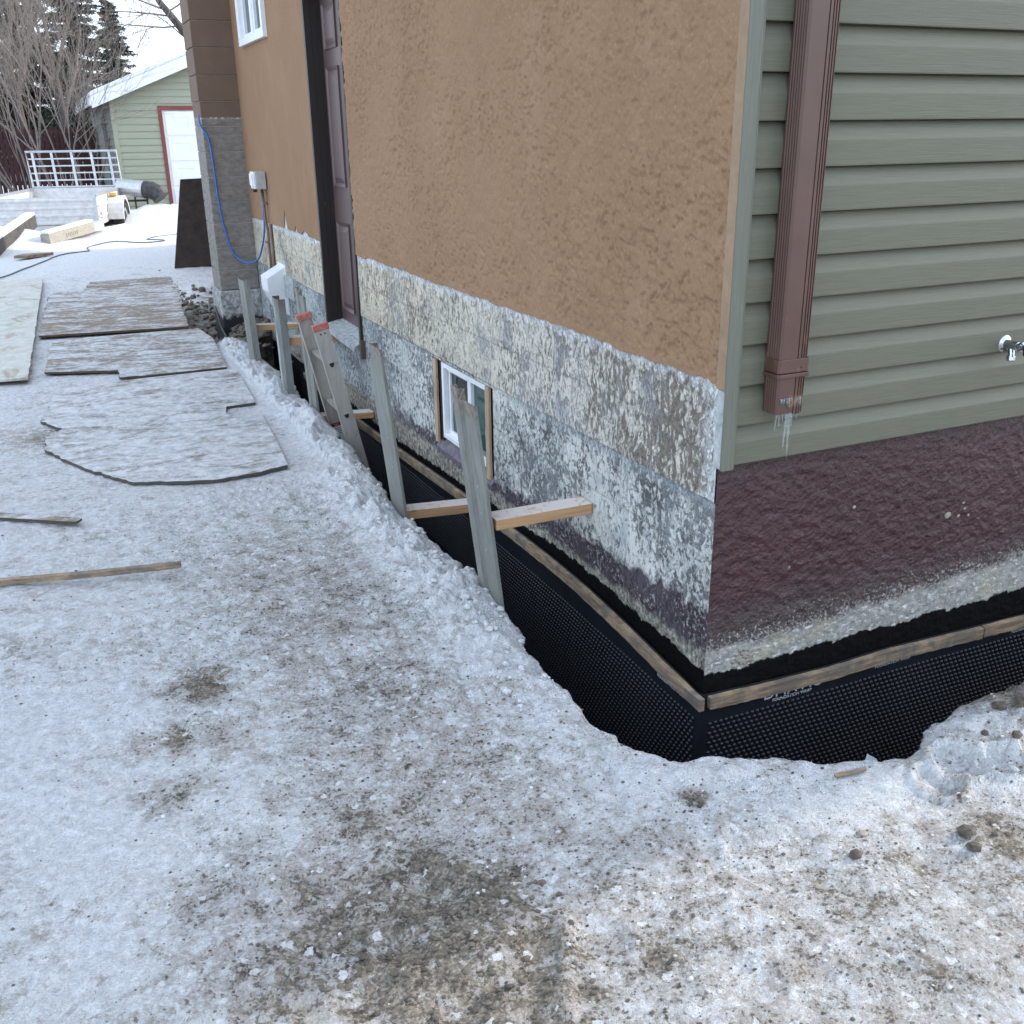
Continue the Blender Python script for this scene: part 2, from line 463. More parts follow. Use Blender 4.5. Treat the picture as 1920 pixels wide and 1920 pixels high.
    c = g.mix(g.mr(g.noise(g.vs(p, (1, 1.6, 1.1)), 2.4, 5, .6), .5, .75), c, (.29, .181, .113))
    vv = g.va(p, g.vs(g.noise(p, 50, 4, .65, col=True), (.016, .016, .016)))
    pits = g.ma('MULTIPLY', g.mr(g.vor(g.vs(vv, (1, 1.5, .9)), 58), .16, .08), g.mr(g.noise(p, 7, 4, .6), .44, .56))
    c = g.mix(g.ma('MULTIPLY', pits, .55), c, (.15, .085, .05))  # pits darkened: the shade inside them is put into the colour
    c = g.mix(g.ma('MULTIPLY', g.mr(g.noise(p, 120, 5, .7), .52, .66), .35), c, (.42, .27, .17))
    hh = g.ma('SUBTRACT', g.ma('ADD', g.ma('MULTIPLY', g.noise(p, 75, 6, .7), .9), g.ma('MULTIPLY', g.noise(p, 14, 4, .6), .5)), g.ma('MULTIPLY', pits, .5))
    MAT['stucco'] = g.done(c, g.bump(hh, .6, .005))

    # --- chimney blocks: bare grey below, painted brown above
    g = G('chimney_block', .85)
    p = g.obj(); x, y, z = g.sep(p)
    bare = g.mix(g.mr(g.noise(g.vs(p, (1, 1, 2.2)), 14, 7, .72), .34, .66), (.135, .118, .105), (.25, .228, .205))
    bare = g.mix(g.mr(g.noise(p, 60, 4, .7), .64, .7), bare, (.34, .32, .29))
    brn = g.mix(g.mr(g.noise(p, 5, 4), .35, .65), (.135, .088, .062), (.16, .105, .073))
    pm = g.mr(g.ma('ADD', z, g.ma('MULTIPLY', g.noise(p, 50, 3), .02)), 1.758, 1.766)
    rim = g.ma('MULTIPLY', g.mr(z, 1.735, 1.75), g.mr(g.noise(p, 45, 4), .48, .56))
    bare = g.mix(rim, bare, (.5, .48, .46))
    MAT['block'] = g.done(g.mix(pm, bare, brn), g.bump(g.noise(p, 90, 5, .7), .6, .005))
    g = G('footing', .9)
    p = g.obj()
    c = g.mix(g.mr(g.noise(p, 30, 7, .7), .38, .62), (.14, .135, .13), (.45, .455, .45))
    c = g.mix(g.mr(g.ma('ADD', g.sep(p)[2], g.ma('MULTIPLY', g.noise(p, 18, 5), .12)), .19, .165), c, (.012, .012, .012))
    MAT['footing'] = g.done(c, g.bump(g.noise(p, 40, 6, .7), .8, .015))

    # --- siding
    g = G('green_siding', .5, spec=.35)
    p = g.obj()
    gn = g.noise(g.vs(p, (9, 9, 330)), 1.0, 4, .6)
    c = g.mix(g.mr(gn, .3, .7), (.112, .112, .080), (.138, .138, .100))
    MAT['siding'] = g.done(c, g.bump(gn, .5, .0022))
    g = G('green_vinyl_post', .45)
    p = g.obj()
    gn = g.noise(g.vs(p, (260, 260, 9)), 1.0, 4, .6)
    MAT['post_trim'] = g.done(g.mix(g.mr(gn, .3, .7), (.115, .12, .091), (.14, .146, .113)), g.bump(gn, .5, .0022))
    g = G('garage_siding', .5)
    p = g.obj()
    gn = g.noise(g.vs(p, (4, 4, 90)), 1.0, 4, .6)
    MAT['gsiding'] = g.done(g.mix(g.mr(gn, .3, .7), (.285, .305, .225), (.33, .35, .265)))
    MAT['gside'] = plain('weathered_boards', (.20, .205, .185), .8, var=.3, scale=6, streak=(1, 1, 8))
    MAT['caulk'] = plain('tan_caulk', (.25, .165, .10), .7, var=.08, scale=30)
    g = G('brown_downspout', .38, spec=.5)
    p = g.obj(); z = g.sep(p)[2]
    c = g.mix(g.mr(g.noise(p, 8, 4), .35, .65), (.080, .040, .029), (.096, .050, .038))
    sc = g.ma('MULTIPLY', g.mr(g.noise(g.vs(p, (1, 1, .5)), 45, 4, .6, .5), .60, .66), g.mr(z, 1.2, 1.0))
    c = g.mix(g.ma('MULTIPLY', sc, .5), c, (.22, .14, .09))
    MAT['downspout'] = g.done(c)
    g = G('worn_elbow', .38)
    p = g.obj(); x, y, z = g.sep(p)
    c = g.mix(g.mr(g.noise(p, 8, 4), .35, .65), (.080, .040, .029), (.096, .050, .038))
    rb = g.ma('MULTIPLY', g.mr(g.ma('ADD', z, g.ma('MULTIPLY', g.noise(p, 60, 3), .02)), .925, .905), g.mr(z, .875, .89))
    c = g.mix(g.ma('MULTIPLY', rb, g.mr(x, .15, .165)), c, (.26, .145, .075))
    MAT['elbow'] = g.done(c)
    # --- door and windows
    g = G('door_brown', .38, spec=.5)
    p = g.obj()
    c = g.mix(g.mr(g.noise(p, 6, 5), .3, .7), (.082, .049, .047), (.102, .064, .061))
    MAT['door'] = g.done(c)
    g = G('jamb_dark', .45)
    p = g.obj()
    chip = g.mr(g.noise(g.vs(p, (60, 60, 18)), 1.0, 5, .65), .70, .72)
    MAT['jamb'] = g.done(g.mix(chip, (.019, .013, .012), (.45, .42, .38)))
    MAT['vinyl'] = plain('white_vinyl', (.74, .76, .78), .35, var=.04)
    g = G('window_glass', .03, (.012, .02, .02), spec=.9)
    MAT['glass'] = g.done()
    g = G('green_glass', .05, (.03, .085, .07), spec=.8)
    MAT['gglass'] = g.done()
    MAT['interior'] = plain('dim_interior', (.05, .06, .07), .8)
    MAT['sill'] = plain('concrete_sill', (.33, .35, .355), .8, var=.25, scale=30, bump=.01, bscale=50)
    MAT['purple'] = plain('purple_sill', (.11, .092, .115), .6, var=.3, scale=30, bump=.01, bscale=60)
    # --- membrane
    g = G('black_membrane', .42, (.0085, .009, .011), spec=.4)
    p = g.obj()
    sheen = g.mr(g.noise(g.vs(p, (1, 1, .35)), 6, 6, .7), .5, .75, 0, .35)  # bluish sheen of the plastic, put into the colour
    MAT['membrane'] = g.done(g.mix(sheen, (.011, .013, .018), (.028, .032, .040)), g.bump(g.noise(p, 5, 3), .25, .02))
    MAT['print'] = plain('white_print', (.56, .59, .63), .6, var=.1)
    g = G('old_lath', .85)
    p = g.obj()
    gn = g.noise(g.vs(p, (9, 9, 90)), 1.0, 6, .65, .4)
    c = g.mix(g.mr(gn, .34, .64), (.12, .085, .06), (.36, .26, .16))
    c = g.mix(g.mr(g.noise(p, 12, 6, .7), .5, .64), c, (.13, .115, .10))
    c = g.mix(g.ma('MULTIPLY', g.mr(g.noise(g.vs(p, (5, 5, 2)), 1.0, 5, .7), .5, .6), .6), c, (.10, .09, .08))
    MAT['lath'] = g.done(c, g.bump(gn, .6, .003))
    g = G('fresh_lumber', .75)
    p = g.obj()
    gn = g.noise(g.vs(p, (5, 70, 70)), 1.0, 5, .6, .6)
    c = g.mix(g.mr(gn, .32, .68), (.38, .215, .105), (.52, .325, .175))
    kn = g.mr(g.vor(g.vs(p, (7, 16, 16)), 1.0), .13, .07)
    c = g.mix(g.ma('MULTIPLY', kn, .7), c, (.17, .085, .045))
    nz = g.sep(g.node('ShaderNodeNewGeometry').outputs['Normal'])[2]
    frost = g.ma('MULTIPLY', g.mr(nz, .6, .8), g.mr(g.noise(p, 26, 5, .65), .34, .48))
    c = g.mix(g.ma('MULTIPLY', frost, .85), c, (.62, .585, .57))
    MAT['lumber'] = g.done(c, g.bump(gn, .4, .002))
    g = G('raw_buck', .85)
    p = g.obj()
    gn = g.noise(g.vs(p, (40, 40, 6)), 1.0, 5, .6, .5)
    MAT['buck'] = g.done(g.mix(g.mr(gn, .34, .66), (.30, .21, .14), (.47, .345, .235)), g.bump(gn, .5, .003))
    # --- shoring steel
    g = G('shoring_steel', .55, metal=.0)
    p = g.obj(); z = g.sep(p)[2]
    c = g.mix(g.mr(g.noise(g.vs(p, (8, 8, 2.2)), 1.6, 6, .65), .3, .7), (.14, .145, .13), (.23, .235, .21))
    st = g.mr(g.noise(g.vs(p, (30, 30, 5)), 1.0, 7, .74, .2), .53, .62)
    c = g.mix(g.ma('MULTIPLY', st, .6), c, (.10, .095, .09))
    rust = g.mr(g.ma('ADD', z, g.ma('MULTIPLY', g.noise(p, 16, 5, .7), .22)), .80, .88)
    c = g.mix(g.ma('MULTIPLY', rust, .75), c, g.mix(g.mr(g.noise(p, 40, 4), .4, .6), (.10, .075, .06), (.24, .19, .155)))
    MAT['steel'] = g.done(c, g.bump(g.noise(p, 40, 5, .65), .4, .004))
    g = G('scuffed_steel', .55)
    p = g.obj(); x, y, z = g.sep(p)
    c = g.mix(g.mr(g.noise(g.vs(p, (8, 8, 2.2)), 1.6, 6, .65), .3, .7), (.10, .11, .105), (.20, .215, .20))
    sf = g.ma('MULTIPLY', g.mr(g.ma('ABSOLUTE', g.ma('SUBTRACT', y, g.ma('MULTIPLY', g.ma('SUBTRACT', g.noise(g.vs(p, (0, 0, 1)), 5, 3), .5), .12))), .03, .012), g.mr(g.noise(g.vs(p, (12, 12, 3)), 1.0, 5, .65), .38, .50))
    c = g.mix(g.ma('MULTIPLY', sf, .85), c, (.44, .46, .45))
    rust = g.mr(g.ma('ADD', z, g.ma('MULTIPLY', g.noise(p, 16, 5, .7), .25)), .66, .76)
    c = g.mix(g.ma('MULTIPLY', rust, .8), c, (.10, .085, .07))
    MAT['steel_scuffed'] = g.done(c, g.bump(g.noise(p, 40, 5, .65), .4, .004))
    g = G('ladder_aluminium', .45, metal=.55)
    p = g.obj()
    c = g.mix(g.mr(g.noise(g.vs(p, (20, 20, 4)), 1.0, 6, .65), .3, .7), (.33, .31, .28), (.48, .455, .425))
    c = g.mix(g.mr(g.noise(p, 14, 5, .7), .60, .72), c, (.22, .19, .16))
    MAT['alu'] = g.done(c)
    MAT['redcap'] = plain('red_cap', (.36, .12, .095), .5, var=.25, scale=60)
    MAT['sticker'] = plain('white_sticker', (.55, .56, .56), .5)
    MAT['black'] = plain('black_plastic', (.012, .012, .013), .45, var=.1)
    MAT['redprint'] = plain('red_print', (.45, .06, .05), .5)
    # --- plywood with trodden snow
    for nm, cov, wood in (('ply_snowy', .452, (.165, .145, .125)), ('ply_half', .495, (.165, .13, .10)), ('ply_bare', .535, (.165, .125, .09))):
        g = G(nm, .75)
        p = g.obj(); pw = g.vs(p, (3, 8, 1))
        w = g.mix(g.mr(g.noise(g.vs(p, (4, 30, 1)), 1.0, 6, .7), .32, .68), tuple(c * .55 for c in wood), tuple(c * 1.5 for c in wood))
        s1 = g.mix(g.mr(g.noise(p, 16, 6, .7, .4), .34, .62), (.30, .30, .305), (.53, .54, .56))
        msk = g.ma('ADD', g.ma('MULTIPLY', g.noise(pw, 1.0, 8, .68, .5), .62), g.ma('MULTIPLY', g.noise(p, 26, 6, .7), .38))
        c = g.mix(g.mr(msk, cov - .06, cov + .05), w, s1)
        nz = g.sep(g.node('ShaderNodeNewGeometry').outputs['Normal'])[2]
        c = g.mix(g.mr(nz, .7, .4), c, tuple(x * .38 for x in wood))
        MAT[nm] = g.done(c, g.bump(g.noise(p, 50, 7, .7), .6, .008))
    g = G('ply_clean', .7)
    p = g.obj()
    c = g.mix(g.mr(g.noise(p, 9, 6, .65), .34, .66), (.36, .36, .32), (.50, .50, .46))
    st = g.mr(g.noise(g.vs(p, (5, 2.2, 1)), 1.0, 6, .65, .6), .56, .64)
    c = g.mix(g.ma('MULTIPLY', st, .75), c, (.27, .19, .125))
    c = g.mix(g.mr(g.noise(p, 30, 6, .7), .60, .68), c, (.17, .145, .12))
    MAT['ply_clean'] = g.done(c, g.bump(g.noise(p, 50, 6, .7), .5, .006))
    g = G('rusty_plate', .8)
    p = g.obj()
    c = g.mix(g.mr(g.noise(p, 9, 7, .7), .36, .66), (.012, .009, .008), (.045, .027, .019))
    c = g.mix(g.mr(g.noise(p, 7, 4), .66, .70), c, (.16, .13, .11))
    MAT['plate'] = g.done(c, g.bump(g.noise(p, 25, 6), .5, .008))
    # --- yard
    MAT['galv'] = plain('galvanized', (.48, .50, .52), .38, metal=.75, var=.12, scale=12)
    MAT['darkmetal'] = plain('dark_metal', (.05, .05, .05), .6, metal=.3, var=.4, scale=14)  # dark metal for the pipe elbow and the tailgate rivets
    MAT['trailer'] = plain('pale_trailer_metal', (.56, .55, .55), .5, var=.1, scale=10)
    MAT['tire'] = plain('tire_rubber', (.018, .018, .019), .8)
    MAT['amber'] = plain('amber_lens', (.75, .36, .03), .3, var=.05)
    MAT['orange'] = plain('orange_lens', (.75, .2, .05), .3, var=.05)
    MAT['gwhite'] = plain('white_paint', (.76, .78, .80), .5, var=.03, scale=6)
    MAT['gtrim'] = plain('maroon_trim', (.19, .045, .04), .6)
    MAT['fence'] = plain('maroon_fence', (.055, .018, .018), .8, var=.4, scale=5)
    MAT['bark'] = plain('grey_bark', (.135, .11, .095), .9, var=.35, scale=22, streak=(1, 1, .25), bump=.02, bscale=30)
    MAT['darkbark'] = plain('dark_bark', (.06, .05, .045), .95, var=.35, scale=14, streak=(1, 1, .2), bump=.03, bscale=20)
    MAT['stem'] = plain('pale_stem', (.20, .165, .145), .8, var=.25, scale=30)
    MAT['needle'] = plain('spruce_needles', (.030, .040, .026), .8, var=.4, scale=3)
    MAT['leaf'] = plain('dead_leaf', (.30, .12, .06), .8)
    MAT['timber'] = plain('grey_timber', (.06, .056, .054), .85, var=.3, scale=12)
    MAT['paleboard'] = plain('pale_board', (.33, .31, .27), .7, var=.1)
    MAT['roofshingle'] = plain('roof_shingle', (.10, .09, .085), .9, var=.2, scale=30)
    MAT['palehouse'] = plain('pale_house_siding', (.48, .49, .50), .7, var=.06)
    MAT['bluecord'] = plain('blue_cord', (.03, .13, .42), .45, var=.15)
    MAT['darkcord'] = plain('dark_cord', (.035, .05, .07), .5)
    MAT['boxgrey'] = plain('grey_metal_box', (.42, .43, .43), .4, metal=.3)
    MAT['conduit'] = plain('painted_conduit', (.17, .11, .08), .5, var=.2, scale=14)
    MAT['chrome'] = plain('chrome', (.50, .52, .54), .2, metal=1, var=.05)
    g = G('ice', .06, (.88, .94, .97)); g.b.inputs['Transmission Weight'].default_value = .9; g.b.inputs['IOR'].default_value = 1.31
    MAT['ice'] = g.done(None, g.bump(g.noise(g.obj(), 90, 3), .5, .004))
    g = G('clear_plastic', .1, (.75, .85, .88)); g.b.inputs['Transmission Weight'].default_value = .75
    MAT['clear'] = g.done()
    MAT['pebble'] = plain('river_pebble', (.25, .225, .185), .8, var=.2, scale=30)
make_materials()

# ---------------------------------------------------------------- the ground: one sheet that wraps round the trench
EDGE = [(70, -.5), (9, -.5), (2.4, -.5), (1.6, -.5), (1.15, -.49), (.83, -.475), (.70, -.46), (.578, -.47), (.45, -.485), (.389, -.50), (.365, -.53), (.322, -.557), (.25, -.565), (.171, -.552),
        (.07, -.50), (-.028, -.443), (-.13, -.395), (-.228, -.355), (-.30, -.325), (-.345, -.27), (-.382, -.189), (-.40, -.08), (-.412, .041), (-.415, .2), (-.41, .33), (-.385, .53), (-.358, .73),
        (-.347, 1.14), (-.38, 1.6), (-.364, 2.05), (-.338, 2.48), (-.31, 2.9), (-.293, 3.15), (-.283, 4.1), (-.282, 5.3), (-.285, 5.9), (-.25, 6.25), (-.12, 6.4), (.1, 6.45), (2, 6.45), (9, 6.45), (70, 6.45)]

def ground_height(X, Y, D, side):
    """X,Y world, D distance from trench edge"""
    near = np.clip(1.6 - D / 5, .15, 1)
    h = .018 * fbm(X * 1.1, Y * 1.1, 3, 3)
    h += near * (.014 * fbm(X * 7, Y * 7, 11, 3))
    rough = .5 + .5 * np.clip(fbm(X * 2.2, Y * 2.2, 77, 2) * 2, -1, 1)
    h += near * (.12 + 1.1 * rough) * (.0085 * fbm(X * 24, Y * 24, 21, 3, .6) + .0058 * fbm(X * 70, Y * 70, 31, 3, .65))
    # chunky ridge along the trench
    along = np.clip((Y - .15) / .5, 0, 1) * np.clip((7 - Y) / 1, 0, 1) * (X < .3)
    rid = np.exp(-((D - .13) / .12) ** 2)
    lump = np.abs(fbm(X * 8, Y * 8, 41, 4, .55))
    h += along * rid * (.032 + .036 * fbm(X * 5, Y * 5, 43, 2) + .10 * lump + .02 * fbm(X * 16, Y * 16, 44, 4, .62))
    h += (1 - along) * np.exp(-((D - .07) / .09) ** 2) * (.012 + .03 * np.abs(fbm(X * 9, Y * 9, 45, 3)))
    # bank of dug soil and snow on the right
    bank = np.clip((X - .30) / .35, 0, 1) * np.clip(1 - np.abs(D - .2) / .34, 0, 1) * (Y < 0)
    h += bank * (.03 + .055 * np.abs(fbm(X * 8, Y * 8, 47, 3, .6)))
    # shovelled scallops in front of that bank
    for cx, cy, r, dp in ((.36, -.66, .07, .035), (.46, -.72, .06, .03), (.58, -.78, .09, .03), (.25, -.70, .06, .02)):
        d = np.hypot(X - cx, (Y - cy)) / r
        h += -dp * np.exp(-d ** 4) + .02 * np.exp(-((d - 1.15) / .2) ** 2)
    # heel marks and a skid groove
    for cx, cy, r, dp in ((-1.07, -.50, .06, .018), (-.81, -.79, .05, .010), (-1.30, -.71, .06, .012), (-1.42, .36, .07, .012), (-1.08, -.43, .05, .012), (-.6, -1.0, .06, .008), (.0, -.9, .05, .008), (-1.2, -.62, .05, .014)):
        d = np.hypot(X - cx, Y - cy) / r
        h += -dp * np.exp(-d ** 2) + dp * .4 * np.exp(-((d - 1.4) / .3) ** 2)
    def line(x0, y0, x1, y1, w, dp, hh):
        t = np.clip(((X - x0) * (x1 - x0) + (Y - y0) * (y1 - y0)) / ((x1 - x0) ** 2 + (y1 - y0) ** 2), 0, 1)
        d = np.hypot(X - x0 - t * (x1 - x0), Y - y0 - t * (y1 - y0))
        return hh + dp * np.exp(-(d / w) ** 2)
    h = line(-.45, -.10, -.54, -.42, .018, -.016, h)
    h = line(-.62, .55, -.74, .10, .012, -.007, h)
    h = line(-.855, -.70, -.96, -.92, .02, .016, h)
    h = line(-.94, -.72, -1.05, -.95, .03, -.012, h)
    h = line(-.3, -.5, -.42, -.68, .02, .012, h)
    # flat under the sheets of board
    onply = (X > -3.2) & (X < -.5) & (Y > 2.5) & (Y < 11.2)
    h = np.where(onply, h * .45 - .004, h)
    # yard: soft banks
    yard = np.clip((Y - 12) / 3, 0, 1)
    h += yard * .05 * fbm(X * .8, Y * .8, 51, 3)
    for cx, cy, rx, ry, hh in ((-.15, 9.2, .28, 1.0, .05), (.35, 19.6, 1.2, .9, .30), (1.4, 20.4, 1.4, .8, .14), (-2.9, 15.6, .8, 1.0, .26), (-1.9, 16.1, .9, .5, .12), (-1.0, 16.9, .8, .5, .10), (-.45, 17.4, .5, .45, .13), (-4, 19, 2, 3, .35), (-.9, 7.35, .3, .8, -.0)):
        h += hh * np.exp(-((X - cx) / rx) ** 2 - ((Y - cy) / ry) ** 2) * (1 + .35 * fbm(X * 3, Y * 3, 61, 3))
    # dug ground round the chimney foot
    dig = np.exp(-((X + .42) / .22) ** 2 - ((Y - 7.2) / .75) ** 2)
    h += dig * (-.12 + .10 * fbm(X * 6, Y * 6, 71, 4, .6))
    pit = np.exp(-((X + .40) / .10) ** 2 - ((Y - 7.25) / .35) ** 2)
    h -= .22 * pit
    toe = np.exp(-((X + .05) / .35) ** 2 - ((Y - 6.62) / .22) ** 2)
    h += toe * (.06 + .05 * fbm(X * 10, Y * 10, 73, 3))
    h += np.clip((Y - 19) / 6, 0, 1) * .07
    return h

DIRT = [(-1.429, .633, .1, .8), (-1.396, .342, .09, .5), (-1.539, .38, .07, .7), (-1.597, .125, .07, .7), (-1.585, .359, .08, .4), (-1.223, -.493, .28, .7), (-1.097, -.688, .28, 1.0), (-1.309, -.539, .2, .7), (-1.489, -.349, .15, .5), (-1.419, -.614, .2, .6), (-.901, -.888, .06, .8), (-.721, -.882, .06, .7), (-.523, -.751, .16, .35), (-1.143, -.232, .12, .6), (-1.075, -.432, .1, .9), (-1.041, -.176, .08, .6), (-.03, -.868, .08, .6), (.237, -.91, .09, .9), (.217, -.765, .06, .7), (-.027, -.848, .05, .6), (-1.072, -.878, .25, .8), (-.37, -.484, .04, .8), (-.52, -.593, .08, .4), (-.297, -.932, .1, .4), (-.935, .961, .35, .3), (-1.001, .228, .3, .35), (-.925, -.219, .25, .35), (-.987, 1.831, .3, .18), (-.742, -.721, .15, .3), (-.223, -1.133, .2, .3), (-.65, .257, .1, .35), (-1.159, 4.332, .3, .15), (-1.645, .883, .2, .25), (-1.813, 1.165, .2, .15), (-1.9, 3.9, .25, .5), (.7, -.47, .14, .55), (.95, -.5, .2, .6)]

def build_ground():
    E = np.array(EDGE, float)
    seg = np.hypot(*np.diff(E, axis=0).T); cum = np.concatenate([[0], np.cumsum(seg)])
    # adaptive samples: dense where the camera is close
    s = 0.0; S = []
    L = cum[-1]
    while s < L:
        x = np.interp(s, cum, E[:, 0]); y = np.interp(s, cum, E[:, 1])
        S.append(s)
        d = math.hypot(x - CAM[0], y - CAM[1])
        corner = (-.42 < x < .1) and (-.5 < y < .1)
        step = .0022 if corner else max(.006, .0035 * d)
        if x > 1.6: step = .04 if x < 6 else 1.5
        s += step
    S = np.array(S + [L])
    ex = np.interp(S, cum, E[:, 0]); ey = np.interp(S, cum, E[:, 1])
    # normals from a smoothed copy
    xs = np.interp(S, cum, E[:, 0]); ys = np.interp(S, cum, E[:, 1])
    def smooth(a, sig):
        out = np.zeros_like(a)
        off = np.linspace(-2, 2, 25); w = np.exp(-off ** 2 / 2); w /= w.sum()
        for o, k in zip(off, w): out += k * np.interp(np.clip(S + o * sig, 0, L), S, a)
        return out
    xs = smooth(xs, .16); ys = smooth(ys, .16)
    tx = np.gradient(xs, S); ty = np.gradient(ys, S)
    ln = np.hypot(tx, ty); nx, ny = -(-ty) / ln * -1, -(tx) / ln * 1
    # walking from the right along the front then up the side, the ground lies on the left hand
    nx, ny = -ty / ln, tx / ln
    # ragged lip
    ex, ey = smooth(ex, .02), smooth(ey, .02)
    scal = .026 * fbm(S * 7, S * 0 + .3, 5, 3) + .028 * np.abs(fbm(S * 11, S * 0 + 4.3, 6, 2)) + .006 * fbm(S * 45, S * 0 + 1.3, 7, 2)
    ex = ex + nx * scal; ey = ey + ny * scal
    D = [0.0]; st = .006
    while D[-1] < 90:
        D.append(D[-1] + st)
        if D[-1] > .5: st = max(.0075, (D[-1] - .2) * .012)
        if D[-1] < 3 : st = min(st, .03)
        if D[-1] > 3: st = max(.03, (D[-1] - 2) * .06)
    D = np.array(D)
    X = ex[None] + D[:, None] * nx[None]; Y = ey[None] + D[:, None] * ny[None]
    DD = np.repeat(D[:, None], len(S), 1)
    Z = ground_height(X, Y, DD, 0)
    Z -= np.exp(-DD / .012) * .018                       # rounded lip
    inn = [(-.004, -.02), (.012, -.055), (.03, -.16), (.035, -.4), (.03, -.8), (.02, -1.25)]
    Xi = []; Yi = []; Zi = []
    for k, (d, z) in enumerate(inn[::-1]):
        dd = d + (.02 + .01 * k) * 0 + .022 * fbm(S * 6, S * 0 + z * 5, 8, 3)
        Xi.append(ex + dd * nx); Yi.append(ey + dd * ny)
        Zi.append(np.full_like(S, z) + (.02 * fbm(S * 9, S * 0 + z * 3, 9, 2)) + (Z[0] + .018) * (1 if z > -.1 else 0))
    X = np.vstack([Xi, X]); Y = np.vstack([Yi, Y]); Z = np.vstack([Zi, Z])
    R, C = X.shape
    V = np.stack([X, Y, Z], -1).reshape(-1, 3)
    i = np.arange(R - 1)[:, None] * C + np.arange(C - 1)[None]
    F = np.stack([i, i + 1, i + 1 + C, i + C], -1).reshape(-1, 4)
    me = bpy.data.meshes.new('ground')
    me.vertices.add(len(V)); me.vertices.foreach_set('co', V.ravel())
    me.loops.add(F.size); me.loops.foreach_set('vertex_index', F.ravel().astype(np.int32))
    me.polygons.add(len(F)); me.polygons.foreach_set('loop_start', np.arange(0, F.size, 4, dtype=np.int32))
    me.polygons.foreach_set('loop_total', np.full(len(F), 4, np.int32))
    me.polygons.foreach_set('use_smooth', np.ones(len(F), bool))
    me.update(); me.validate()
    x = V[:, 0]; y = V[:, 1]
    d = np.zeros(len(V))
    wx = x + .05 * fbm(x * 9, y * 9, 90, 3); wy = y + .05 * fbm(x * 9, y * 9, 95, 3)
    for a, b, r, k in DIRT:
        d = np.maximum(d, k * np.exp(-((wx - a) ** 2 + (wy - b) ** 2) / (r * 1.05) ** 2))
    d = np.maximum(d, .37 * np.exp(-((x + .95) / .42) ** 2) * (y < 2.4) * np.clip((2.4 - y), 0, 1))
    d = np.maximum(d, .30 * (y < -.45) * np.clip((-.45 - y) * 3, 0, 1))
    a1 = me.attributes.new('dirt', 'FLOAT', 'POINT'); a1.data.foreach_set('value', d.astype(np.float32))
    ridge = np.vstack([np.zeros((len(inn), C)), np.exp(-((DD - .12) / .14) ** 2) * (ex[None] < .2) * (ey[None] > .25) * .8])
    cl = ridge.reshape(-1)
    for a, b, r in ((-.45, -.33, .13), (-.56, .0, .09), (.15, -.62, .14), (.4, -.72, .14), (-.1, -.65, .16), (-1.8, .75, .25), (-1.75, .0, .18), (-.35, -.30, .12)):
        cl = np.maximum(cl, .8 * np.exp(-((x - a) ** 2 + (y - b) ** 2) / r ** 2))
    cl = np.maximum(cl, np.clip((y - 11.2) / 3, 0, .9))
    a2 = me.attributes.new('clean', 'FLOAT', 'POINT'); a2.data.foreach_set('value', cl.astype(np.float32))
    e = np.exp(-((x + .38) / .30) ** 2 - ((y - 7.4) / 1.1) ** 2) + .9 * np.exp(-((x + .12) / .25) ** 2 - ((y - 9.0) / .8) ** 2) * .5 + np.exp(-((x + .0) / .45) ** 2 - ((y - 6.6) / .3) ** 2)
    e = np.maximum(e, .66 * np.exp(-((x - .80) / .40) ** 2 - ((y + .52) / .10) ** 2))
    a3 = me.attributes.new('earth', 'FLOAT', 'POINT'); a3.data.foreach_set('value', np.clip(e, 0, 1).astype(np.float32))
    me.materials.append(MAT['ground'])
    o = bpy.data.objects.new('ground', me); COL.objects.link(o); o['kind'] = 'structure'
    return V, R, C, len(inn)
GV, GR, GC, GI = build_ground()
MB().box(-1.2, 70, -1.2, 7, -1.30, -1.18).build('trench_floor', MAT['soil'], kind='structure')

